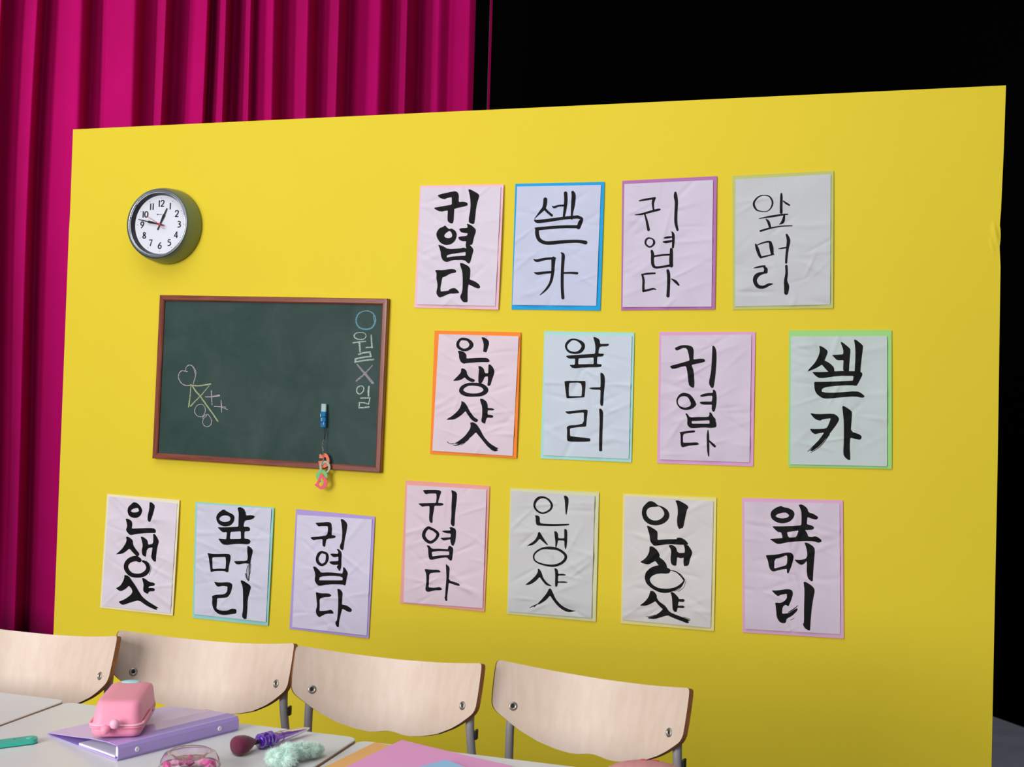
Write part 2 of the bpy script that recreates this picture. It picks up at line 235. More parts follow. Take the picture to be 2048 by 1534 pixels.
-47,-765 -43,-785 -38,-812 -33,-844 -29,-885 -27,-925 -25,-972 -24,-1025 -24,-1082 -24,-1143 -27,-1213 -31,-1294 -36,-1375 -40,-1446 -43,-1496 -29,-1524 3,-1542 36,-1529 52,-1503 54,-1453 57,-1382 60,-1300 63,-1219 65,-1147 66,-1086 68,-1028 68,-974 68,-924 65,-879 58,-832 47,-793 36,-765 29,-746 11,-727 -19,-721 -41,-740
92,-1011 107,-1026 126,-1046 149,-1070 172,-1093 191,-1113 212,-1132 236,-1153 260,-1174 282,-1192 297,-1206 311,-1211 328,-1207 335,-1190 332,-1175 321,-1159 306,-1134 288,-1106 266,-1078 242,-1054 213,-1036 181,-1021 149,-1009 122,-1000 104,-993 97,-993 90,-997 89,-1005'''),
'A4': ((-0.2102, 1.7939), 0.0219, [[-1388, 1899], [1375, 1905], [1377, -1905], [-1363, -1899]], [[-1301, 1800], [1300, 1811], [1288, -1799], [-1298, -1806]], '''-499,1294 -474,1291 -447,1286 -421,1278 -397,1269 -378,1257 -361,1242 -346,1222 -332,1200 -321,1177 -312,1155 -303,1128 -298,1102 -297,1075 -300,1048 -305,1024 -314,997 -325,970 -338,944 -353,923 -372,901 -394,883 -418,869 -447,860 -474,858 -505,860 -538,864 -570,871 -599,877 -629,885 -654,893 -675,903 -692,917 -709,937 -725,964 -739,993 -749,1020 -757,1043 -761,1065 -763,1086 -759,1109 -752,1129 -740,1152 -725,1176 -708,1199 -692,1218 -670,1239 -646,1256 -622,1270 -597,1281 -574,1289 -550,1294 -526,1296|-498,1316 -472,1314 -444,1312 -415,1308 -386,1300 -359,1288 -335,1270 -314,1247 -296,1222 -281,1196 -268,1170 -257,1139 -250,1106 -249,1071 -254,1037 -263,1007 -276,978 -292,950 -310,923 -329,901 -354,879 -380,861 -410,848 -442,839 -473,837 -506,838 -541,842 -573,846 -603,851 -634,855 -662,860 -690,869 -718,884 -744,908 -768,937 -788,969 -803,1001 -813,1031 -818,1062 -817,1094 -809,1126 -797,1153 -781,1180 -762,1206 -742,1230 -721,1250 -694,1271 -666,1288 -636,1302 -608,1312 -580,1317 -553,1319 -526,1318
-58,1330 -59,1312 -61,1287 -64,1258 -66,1226 -68,1193 -69,1160 -70,1124 -71,1086 -72,1047 -72,1007 -73,964 -73,916 -74,869 -74,828 -74,800 -62,776 -35,762 -9,774 3,797 3,825 2,866 1,913 0,960 0,1003 1,1042 2,1081 3,1118 4,1155 5,1189 3,1222 1,1255 -2,1285 -5,1310 -6,1328 -14,1344 -32,1353 -50,1345
11,1110 28,1091 54,1063 83,1037 108,1019 136,1003 160,990 177,981 192,980 206,990 207,1008 199,1021 183,1032 160,1048 135,1064 112,1079 82,1099 51,1120 30,1134 20,1137 9,1132 7,1120
-637,647 -619,649 -594,651 -564,654 -530,657 -493,660 -452,663 -406,667 -358,671 -308,675 -258,680 -206,686 -151,694 -97,702 -46,709 -1,715 37,719 72,723 103,726 128,728 146,730 155,735 159,746 153,757 144,762 125,762 100,763 69,764 33,764 -7,762 -53,759 -105,755 -160,750 -215,745 -267,738 -317,731 -366,723 -414,714 -459,705 -499,697 -536,689 -569,681 -599,674 -623,667 -641,663 -645,660 -646,654 -642,649
-464,629 -454,613 -441,590 -429,565 -419,539 -409,511 -396,473 -383,433 -372,397 -364,372 -350,356 -326,352 -308,367 -304,387 -310,412 -317,449 -327,492 -339,534 -354,570 -380,602 -408,623 -433,636 -450,645 -456,647 -464,644 -466,636
22,715 16,696 9,669 0,640 -8,616 -17,591 -25,570 -32,554 -46,531 -68,504 -85,483 -87,479 -87,473 -82,469 -77,469 -50,473 -12,480 25,498 48,528 60,561 67,593 71,623 72,656 73,685 73,705 67,722 51,734 32,729
-599,279 -566,288 -520,301 -467,316 -412,331 -359,344 -308,356 -256,367 -203,378 -152,388 -104,395 -59,400 -16,403 24,404 63,405 101,406 138,406 175,406 209,406 238,406 259,405 267,409 271,418 266,427 259,432 238,433 209,434 174,436 137,437 99,438 61,437 22,436 -19,434 -63,431 -109,427 -158,422 -210,415 -264,408 -318,400 -371,391 -425,379 -481,365 -535,351 -581,339 -614,330 -626,318 -629,298 -615,283
-755,-71 -752,-90 -748,-115 -743,-145 -737,-177 -730,-207 -720,-238 -709,-272 -696,-307 -683,-340 -671,-370 -650,-409 -631,-437 -619,-455 -599,-466 -574,-463 -560,-441 -562,-419 -572,-400 -585,-374 -599,-340 -607,-315 -615,-283 -625,-248 -635,-213 -646,-180 -660,-151 -676,-122 -692,-95 -706,-73 -716,-57 -726,-48 -742,-46 -753,-58
-683,-100 -663,-93 -636,-84 -603,-73 -570,-62 -539,-54 -508,-47 -474,-40 -441,-34 -411,-30 -390,-28 -352,-35 -334,-44 -317,-42 -303,-29 -304,-8 -315,5 -342,15 -389,20 -419,17 -450,11 -485,5 -519,-4 -551,-13 -584,-25 -617,-39 -648,-53 -675,-66 -693,-75 -699,-82 -699,-92 -692,-99
-368,-26 -366,-49 -363,-80 -360,-116 -356,-153 -352,-187 -345,-222 -337,-261 -328,-299 -321,-333 -315,-356 -301,-378 -273,-389 -248,-374 -238,-350 -238,-326 -238,-292 -238,-252 -240,-211 -244,-172 -253,-135 -265,-98 -278,-63 -289,-33 -297,-12 -313,7 -340,14 -361,-3
-589,-468 -565,-462 -530,-453 -490,-443 -448,-433 -409,-423 -370,-413 -328,-403 -288,-393 -253,-384 -229,-378 -221,-371 -219,-359 -227,-350 -236,-347 -261,-351 -296,-358 -337,-366 -379,-374 -419,-381 -458,-389 -501,-397 -542,-404 -577,-411 -602,-416 -615,-427 -618,-447 -606,-463
87,168 93,145 101,114 108,80 114,45 117,15 117,-17 115,-56 111,-98 106,-143 102,-187 98,-230 94,-272 90,-315 86,-358 82,-400 79,-446 77,-494 75,-541 74,-580 73,-608 81,-627 102,-639 124,-631 134,-613 136,-585 138,-546 141,-500 145,-453 149,-409 154,-368 159,-326 166,-284 172,-242 179,-201 187,-159 197,-116 207,-72 214,-27 214,19 204,65 187,106 168,141 151,168 140,188 125,200 104,202 89,187
-97,-223 -74,-222 -41,-221 -4,-219 28,-216 58,-212 87,-207 113,-202 131,-199 140,-191 144,-178 136,-166 124,-162 106,-164 80,-166 51,-170 21,-174 -11,-181 -46,-189 -78,-197 -101,-202 -106,-206 -108,-214 -104,-221
-780,-745 -761,-744 -735,-742 -705,-739 -673,-736 -642,-733 -608,-728 -569,-723 -531,-717 -498,-712 -474,-708 -462,-699 -457,-682 -467,-667 -481,-661 -505,-663 -538,-666 -577,-669 -617,-674 -652,-680 -683,-689 -715,-700 -743,-712 -767,-723 -784,-730 -788,-733 -789,-739 -785,-744
-522,-723 -512,-745 -500,-772 -498,-787 -502,-797 -508,-820 -512,-840 -502,-875 -469,-902 -428,-893 -405,-865 -402,-843 -397,-806 -404,-759 -433,-722 -464,-700 -485,-687 -501,-681 -520,-687 -527,-706
-415,-843 -441,-844 -479,-844 -523,-845 -568,-848 -607,-854 -641,-861 -673,-871 -704,-884 -733,-903 -758,-927 -778,-956 -793,-990 -803,-1026 -807,-1065 -804,-1104 -794,-1144 -778,-1183 -757,-1221 -732,-1257 -700,-1287 -662,-1306 -623,-1318 -584,-1323 -545,-1323 -507,-1318 -468,-1308 -432,-1291 -399,-1273 -370,-1256 -348,-1244 -320,-1231 -293,-1219 -268,-1210 -250,-1203 -245,-1200 -243,-1194 -246,-1189 -251,-1187 -270,-1182 -297,-1175 -332,-1170 -370,-1173 -404,-1184 -437,-1200 -468,-1216 -497,-1229 -522,-1234 -548,-1235 -577,-1232 -604,-1225 -626,-1217 -642,-1206 -655,-1191 -669,-1168 -682,-1141 -691,-1114 -695,-1092 -694,-1075 -690,-1056 -682,-1038 -673,-1020 -663,-1005 -654,-992 -642,-978 -625,-963 -604,-949 -580,-935 -550,-922 -511,-909 -470,-897 -434,-887 -409,-880 -400,-873 -396,-859 -404,-848
75,-696 77,-725 79,-766 82,-813 83,-861 81,-904 76,-945 69,-987 60,-1030 51,-1074 46,-1117 44,-1158 45,-1196 47,-1228 48,-1254 48,-1279 49,-1311 50,-1351 51,-1393 52,-1429 52,-1456 66,-1489 102,-1511 140,-1498 160,-1468 165,-1443 173,-1408 182,-1365 188,-1320 189,-1275 182,-1235 170,-1201 156,-1173 145,-1147 138,-1119 137,-1085 140,-1045 145,-1001 151,-956 153,-910 152,-862 150,-812 147,-764 144,-723 142,-694 131,-675 107,-664 85,-676'''),
'B1': ((-1.1019, 1.3439), -0.0074, [[-1372, 1878], [1363, 1875], [1377, -1875], [-1368, -1878]], [[-1230, 1773], [1305, 1755], [1254, -1815], [-1301, -1781]], '''-440,1601 -414,1599 -381,1596 -347,1590 -317,1580 -294,1568 -275,1549 -256,1524 -242,1498 -235,1477 -235,1468 -235,1464 -238,1449 -246,1429 -260,1408 -276,1391 -297,1377 -324,1364 -353,1354 -383,1348 -410,1348 -436,1354 -466,1366 -495,1382 -520,1399 -536,1414 -548,1432 -555,1452 -558,1475 -557,1496 -553,1517 -542,1542 -528,1566 -513,1583 -493,1596 -473,1601|-442,1680 -408,1679 -369,1675 -328,1668 -287,1656 -248,1640 -211,1618 -175,1592 -143,1560 -116,1524 -101,1478 -106,1431 -126,1392 -154,1360 -185,1334 -217,1313 -253,1295 -292,1282 -333,1272 -376,1268 -418,1268 -460,1276 -501,1290 -541,1308 -577,1330 -608,1355 -635,1392 -650,1432 -655,1473 -652,1512 -639,1550 -617,1585 -592,1615 -564,1641 -529,1663 -487,1677
143,1688 146,1701 197,1705 246,1690 325,1647 365,1607 386,1548 385,1493 362,1411 345,1350 320,1266 303,1253 222,1267 211,1290 221,1425 217,1497 198,1571 179,1622
-595,1254 -594,1267 -553,1282 -505,1277 -417,1252 -368,1225 -330,1181 -314,1139 -311,1066 -288,1054 31,1080 176,1087 301,1087 368,1070 413,1027 427,998 415,968 350,956 194,955 32,945 -226,921 -340,906 -371,893 -405,898 -461,923 -498,962 -536,1036 -552,1091 -554,1159 -565,1202
-468,711 -460,739 -441,751 -412,749 -356,731 -323,710 -295,674 -281,642 -275,597 -253,557 -203,499 -150,466 -62,438 -25,419 -16,397 -21,379 -44,357 -68,347 -107,346 -154,359 -234,394 -282,423 -330,471 -357,469 -456,408 -534,382 -647,368 -695,365 -703,372 -673,410 -586,497 -534,553 -489,606 -470,651
77,816 81,830 123,836 162,823 226,783 260,735 282,654 314,623 383,625 396,647 394,869 403,890 453,888 492,860 549,790 576,737 590,671 580,601 543,489 517,404 490,299 465,255 426,246 405,248 389,263 386,301 395,382 396,440 387,519 374,531 310,520 281,493 260,433 237,386 201,326 166,308 114,324 92,370 90,471 91,558 97,677 94,746
-10,235 35,232 81,228 125,221 162,212 192,200 218,181 243,157 262,133 270,116 269,119 270,124 264,112 249,92 226,71 200,53 167,38 125,26 76,15 24,8 -27,3 -77,2 -128,4 -178,8 -223,16 -261,25 -295,37 -326,53 -352,69 -368,83 -371,85 -373,86 -373,97 -366,118 -353,140 -337,157 -313,176 -284,195 -252,212 -219,224 -183,232 -142,236 -99,238 -54,237|-7,330 41,329 91,327 142,323 192,315 241,300 286,280 331,253 372,222 406,181 424,125 411,67 380,24 342,-8 299,-34 252,-55 202,-70 147,-79 90,-85 34,-89 -20,-92 -74,-95 -130,-97 -186,-98 -240,-95 -291,-88 -339,-76 -385,-60 -428,-39 -465,-12 -498,28 -511,83 -499,136 -473,179 -441,214 -409,240 -372,262 -332,281 -289,298 -245,311 -199,320 -151,326 -102,329 -54,330
-422,-247 -411,-240 -345,-260 -303,-291 -254,-352 -215,-410 -164,-497 -112,-571 -29,-672 31,-725 103,-759 130,-784 126,-814 112,-835 78,-858 34,-851 -46,-810 -110,-754 -192,-654 -237,-597 -272,-546 -294,-552 -388,-644 -461,-703 -569,-774 -664,-807 -798,-820 -857,-821 -874,-812 -834,-781 -718,-712 -631,-642 -525,-534 -469,-455 -433,-365 -420,-309
169,-158 179,-148 239,-146 285,-162 349,-204 384,-244 409,-302 420,-345 423,-406 441,-417 542,-419 588,-426 625,-445 629,-453 612,-474 566,-482 447,-483 426,-499 425,-599 443,-616 538,-621 579,-631 608,-656 608,-667 582,-699 538,-708 450,-702 407,-717 389,-759 377,-802 361,-881 347,-891 282,-867 253,-848 237,-819 236,-773 251,-683 255,-590 249,-442 232,-350 194,-262 177,-210
-114,-888 -105,-873 -41,-862 6,-871 70,-906 121,-953 187,-1039 239,-1119 306,-1234 370,-1318 467,-1417 543,-1478 638,-1532 706,-1567 799,-1606 807,-1615 755,-1627 754,-1634 797,-1662 793,-1671 730,-1700 684,-1703 622,-1683 581,-1662 541,-1627 510,-1603 470,-1575 416,-1522 318,-1416 235,-1327 91,-1174 61,-1174 -28,-1266 -100,-1331 -206,-1417 -284,-1470 -377,-1519 -456,-1536 -588,-1530 -597,-1523 -524,-1488 -452,-1439 -330,-1344 -246,-1258 -157,-1136 -116,-1064 -99,-1004 -98,-957
-283,-1452 -310,-1465 -349,-1484 -393,-1506 -437,-1526 -475,-1542 -510,-1554 -548,-1564 -584,-1572 -615,-1579 -637,-1583 -640,-1586 -641,-1589 -639,-1593 -636,-1594 -613,-1593 -581,-1593 -543,-1591 -502,-1586 -462,-1577 -420,-1561 -375,-1539 -331,-1515 -294,-1494 -267,-1480 -261,-1471 -262,-1459 -272,-1452
-610,-1526 -631,-1527 -660,-1529 -693,-1531 -725,-1531 -749,-1528 -779,-1513 -801,-1493 -817,-1478 -824,-1476 -832,-1479 -835,-1487 -832,-1493 -815,-1507 -789,-1527 -755,-1543 -726,-1548 -694,-1550 -660,-1552 -630,-1552 -610,-1553 -602,-1549 -597,-1540 -602,-1530
-149,-1357 -167,-1375 -194,-1401 -224,-1431 -255,-1460 -282,-1484 -312,-1510 -342,-1534 -368,-1553 -387,-1567 -388,-1570 -388,-1574 -384,-1576 -380,-1576 -361,-1564 -332,-1546 -300,-1524 -267,-1500 -238,-1476 -207,-1448 -175,-1419 -148,-1394 -129,-1376 -126,-1368 -130,-1358 -140,-1355'''),
'B2': ((-0.7559, 1.3459), -0.002, [[-1360, 1885], [1341, 1874], [1369, -1874], [-1350, -1885]], [[-1343, 1777], [1271, 1780], [1286, -1780], [-1269, -1787]], '''-484,1629 -460,1631 -433,1628 -403,1622 -374,1613 -347,1601 -321,1585 -294,1565 -269,1543 -249,1522 -236,1505 -225,1487 -220,1472 -218,1457 -219,1441 -223,1425 -233,1405 -245,1383 -260,1363 -274,1346 -292,1332 -313,1318 -339,1305 -367,1295 -395,1290 -427,1289 -463,1292 -499,1299 -533,1308 -559,1318 -585,1333 -606,1351 -624,1372 -637,1394 -645,1416 -649,1437 -647,1458 -642,1479 -634,1495 -621,1514 -605,1534 -587,1553 -571,1570 -551,1589 -532,1607 -510,1621|-492,1677 -460,1678 -427,1676 -393,1672 -359,1665 -325,1656 -290,1644 -254,1630 -218,1613 -185,1593 -156,1569 -130,1537 -114,1499 -107,1459 -111,1420 -122,1386 -138,1354 -158,1323 -183,1294 -213,1270 -245,1253 -280,1240 -316,1232 -354,1227 -391,1225 -430,1226 -471,1230 -513,1237 -552,1247 -588,1260 -624,1283 -653,1310 -675,1340 -692,1369 -705,1399 -714,1431 -716,1465 -711,1499 -700,1528 -684,1556 -666,1582 -645,1606 -623,1626 -595,1645 -563,1661 -528,1671
133,1709 135,1729 180,1730 222,1716 292,1679 324,1636 340,1548 364,1533 586,1541 605,1533 589,1485 530,1467 393,1460 332,1439 314,1390 305,1345 300,1266 318,1251 420,1249 457,1241 462,1222 453,1204 427,1176 384,1164 285,1158 267,1136 266,965 281,944 368,942 398,934 403,915 398,895 379,865 270,850 11,841 -173,828 -379,804 -483,818 -549,887 -541,901 -416,908 -396,930 -396,1070 -418,1090 -540,1084 -601,1096 -653,1131 -670,1151 -661,1166 -608,1176 -482,1188 -293,1204 175,1242 197,1259 204,1342 203,1405 196,1495 178,1574|-293,1078 -270,1100 137,1132 160,1113 169,963 149,941 -278,925 -299,945
-695,400 -686,416 -622,430 -559,434 -451,434 -333,436 -87,442 -64,431 -59,370 -58,314 -61,224 -66,139 -76,-17 -99,-41 -323,-61 -442,-70 -596,-80 -622,-60 -644,75 -658,160 -674,265 -684,330|-550,350 -528,373 -288,388 -202,365 -169,294 -158,206 -165,15 -188,-7 -523,-17 -547,2 -556,112 -557,197
374,633 377,684 396,695 422,687 469,655 494,611 512,529 517,450 513,331 507,231 496,97 491,-23 489,-194 476,-266 446,-277 425,-269 401,-237 393,-166 396,-17 396,76 393,177 371,196 201,195 126,201 63,220 56,228 82,248 157,257 368,267 390,289 389,423 385,514
-643,-481 -633,-469 -441,-448 -308,-431 -125,-404 -34,-397 20,-407 30,-421 28,-482 24,-538 14,-628 8,-713 0,-869 -23,-893 -178,-908 -285,-923 -466,-958 -487,-983 -476,-1168 -453,-1191 -296,-1203 -186,-1211 -32,-1219 51,-1225 120,-1231 133,-1243 135,-1309 113,-1322 -31,-1335 -177,-1342 -430,-1349 -539,-1338 -560,-1301 -568,-1231 -568,-1088 -572,-1009 -582,-949 -568,-914 -522,-885 -456,-870 -333,-860 -238,-843 -119,-812 -75,-729 -82,-501 -105,-482 -313,-504 -417,-519 -517,-541 -578,-532
371,-380 375,-358 411,-353 438,-370 478,-416 494,-481 494,-600 494,-734 492,-958 492,-1165 497,-1568 486,-1590 418,-1593 407,-1572 397,-1272 396,-1077 398,-809 392,-627'''),
'B3': ((-0.4113, 1.349), 0.0105, [[-1354, 1885], [1356, 1886], [1355, -1886], [-1356, -1885]], [[-1299, 1778], [1246, 1815], [1251, -1777], [-1277, -1776]], '''-900,1419 -884,1435 -780,1485 -704,1504 -600,1510 -524,1503 -435,1478 -391,1445 -368,1385 -360,1304 -367,1118 -346,1100 -203,1119 -134,1122 -75,1115 -47,1102 -35,1076 -34,1057 -46,1036 -131,1010 -397,950 -410,926 -364,806 -342,667 -326,416 -330,311 -357,295 -385,298 -429,320 -457,343 -483,379 -500,458 -517,621 -532,729 -554,840 -571,891 -593,910 -681,893 -880,832 -975,826 -1016,874 -1029,897 -1018,909 -953,930 -797,972 -678,1006 -493,1064 -476,1091 -500,1225 -519,1300 -547,1382 -581,1418 -641,1428 -702,1413 -797,1365 -845,1351 -871,1363 -886,1380
164,1481 172,1499 216,1481 241,1448 269,1379 281,1294 287,1147 284,1002 273,780 259,609 233,395 212,305 183,290 155,304 113,355 94,398 87,457 96,539 126,687 142,832 153,1053 159,1220
-633,148 -581,145 -492,124 -433,90 -373,25 -330,-36 -281,-124 -263,-169 -266,-195 -289,-228 -347,-284 -411,-316 -514,-344 -589,-345 -679,-322 -737,-287 -794,-221 -822,-166 -833,-92 -824,-33 -788,42 -756,84 -712,118 -678,136|-627,50 -580,48 -528,30 -493,0 -455,-59 -434,-102 -418,-154 -421,-189 -442,-226 -479,-250 -553,-274 -611,-275 -686,-254 -730,-229 -768,-185 -785,-145 -790,-85 -777,-41 -736,12 -694,37
198,242 207,250 259,231 284,189 303,98 309,10 305,-122 294,-218 270,-329 249,-374 220,-379 200,-365 179,-324 172,-279 178,-192 158,-178 36,-183 -30,-182 -97,-173 -133,-159 -165,-130 -167,-121 -144,-102 -68,-94 156,-90 179,-70 187,54 174,73 96,72 30,64 -72,43 -124,40 -159,57 -160,66 -125,98 -79,118 8,141 77,153 181,160 199,172
-559,-461 -561,-441 -535,-435 -506,-461 -453,-531 -389,-553 -278,-541 -165,-534 11,-530 87,-518 104,-491 110,-463 109,-411 115,-401 146,-395 171,-420 209,-490 238,-532 275,-568 289,-591 286,-613 292,-647 311,-713 316,-756 309,-801 269,-823 175,-836 103,-837 15,-829 -101,-834 -306,-854 -405,-853 -450,-832 -478,-806 -505,-763 -513,-713 -506,-632 -517,-565|-389,-666 -370,-656 92,-622 114,-632 121,-706 101,-718 -154,-724 -263,-726 -359,-729 -378,-720
-725,-991 -713,-980 -626,-960 -533,-945 -371,-921 -302,-920 -287,-938 -286,-953 -301,-971 -353,-984 -471,-999 -541,-1011 -603,-1028 -627,-1088 -624,-1256 -602,-1277 -475,-1273 -387,-1268 -269,-1257 -210,-1263 -171,-1291 -168,-1301 -189,-1324 -247,-1336 -380,-1347 -464,-1361 -545,-1386 -591,-1399 -628,-1407 -653,-1399 -678,-1370 -690,-1289 -693,-1111 -702,-1028
68,-903 64,-921 59,-947 54,-978 49,-1012 47,-1048 46,-1086 47,-1128 49,-1172 51,-1216 53,-1259 54,-1302 56,-1345 58,-1388 60,-1430 64,-1470 69,-1510 77,-1550 84,-1587 91,-1618 96,-1640 101,-1649 113,-1652 123,-1646 127,-1636 127,-1614 127,-1582 127,-1544 127,-1504 127,-1465 126,-1426 125,-1385 123,-1342 122,-1299 121,-1256 120,-1213 119,-1169 118,-1125 117,-1084 115,-1046 111,-1011 106,-978 101,-947 97,-921 94,-903 90,-895 81,-891 72,-895
91,-1205 106,-1223 128,-1249 152,-1278 175,-1304 199,-1327 223,-1349 245,-1368 260,-1381 280,-1386 302,-1376 309,-1353 302,-1334 287,-1320 266,-1300 242,-1278 218,-1258 192,-1236 162,-1213 135,-1193 117,-1178 105,-1175 92,-1180 87,-1193'''),
'B4': ((-0.046, 1.357), 0.0178, [[-1367, 1900], [1350, 1885], [1375, -1885], [-1357, -1900]], [[-1315, 1736], [1233, 1727], [1252, -1812], [-1306, -1828]], '''-551,1454 -542,1465 -476,1443 -428,1415 -364,1364 -335,1329 -325,1293 -333,1247 -364,1166 -382,1119 -402,1070 -390,1053 -303,1007 -248,966 -180,900 -150,846 -141,760 -156,741 -243,724 -295,741 -351,799 -396,849 -463,932 -492,936 -593,869 -676,826 -835,758 -850,757 -834,795 -790,851 -691,961 -630,1050 -575,1167 -547,1242 -534,1315 -534,1372
22,1549 22,1568 60,1561 111,1525 210,1440 255,1396 274,1367 277,1301 266,1163 257,1029 241,766 225,745 143,745 109,762 91,806 88,877 99,1049 81,1069 -36,1064 -94,1084 -143,1139 -172,1171 -202,1202 -188,1209 67,1229 88,1244 92,1318 77,1392
374,1612 377,1632 410,1632 456,1602 547,1526 589,1485 606,1456 604,1371 581,1183 566,1035 549,846 544,761 549,727 531,720 408,720 390,732 394,801 399,903 408,1107 409,1243 404,1388 395,1487
-724,730 -714,742 -511,739 -360,745 -135,763 46,770 283,767 409,767 492,767 544,751 593,711 593,655 545,553 515,491 485,433 466,399 448,373 411,367 334,378 228,379 32,371 -116,358 -299,335 -392,315 -449,285 -472,256 -475,205 -459,192 -373,176 -278,172 -109,176 66,188 345,213 481,210 551,178 597,145 655,86 658,71 617,45 560,45 449,69 329,72 134,55 -14,40 -196,18 -306,10 -405,12 -477,35 -562,93 -612,144 -652,217 -670,295 -678,447 -659,468 -498,469 -358,473 -133,481 42,490 333,506 354,523 363,621 345,637 44,636 -151,619 -418,577 -551,577 -622,621 -668,661
-769,-405 -754,-399 -632,-420 -498,-421 -259,-406 -140,-414 -77,-450 -41,-484 -12,-534 -15,-583 -49,-656 -96,-731 -179,-849 -250,-947 -347,-1080 -413,-1167 -483,-1256 -557,-1326 -707,-1440 -727,-1449 -744,-1432 -760,-1434 -794,-1455 -787,-1443 -712,-1351 -648,-1271 -550,-1145 -487,-1058 -411,-942 -419,-928 -527,-947 -580,-959 -622,-975 -658,-970 -708,-941 -740,-909 -779,-844 -766,-833 -652,-836 -556,-833 -408,-823 -337,-796 -302,-737 -275,-674 -233,-551 -247,-534 -393,-554 -456,-570 -499,-596 -543,-597 -614,-573 -661,-544 -711,-493 -740,-456
-481,-1075 -507,-1102 -544,-1141 -586,-1186 -629,-1232 -669,-1274 -707,-1314 -748,-1356 -786,-1397 -819,-1431 -842,-1455 -843,-1459 -842,-1464 -837,-1466 -833,-1465 -809,-1441 -775,-1408 -735,-1369 -694,-1328 -655,-1289 -615,-1247 -571,-1201 -529,-1156 -493,-1117 -467,-1089 -465,-1083 -468,-1075 -475,-1073
-270,-968 -299,-1013 -341,-1078 -389,-1151 -441,-1223 -492,-1284 -546,-1335 -607,-1383 -669,-1426 -722,-1462 -759,-1488 -761,-1491 -760,-1495 -757,-1497 -754,-1496 -716,-1471 -662,-1437 -599,-1395 -536,-1348 -479,-1297 -427,-1235 -374,-1163 -324,-1089 -283,-1024 -253,-980 -252,-973 -256,-966 -264,-965
73,-215 79,-195 120,-194 172,-221 270,-289 314,-331 328,-367 330,-435 321,-573 314,-684 304,-829 352,-902 484,-943 548,-973 580,-1008 586,-1041 568,-1087 539,-1104 484,-1099 424,-1088 307,-1059 287,-1075 280,-1226 280,-1342 288,-1516 292,-1601 292,-1652 285,-1662 249,-1666 216,-1650 163,-1605 134,-1565 113,-1507 108,-1411 116,-1222 119,-1034 117,-744 111,-573 96,-428 86,-332'''),
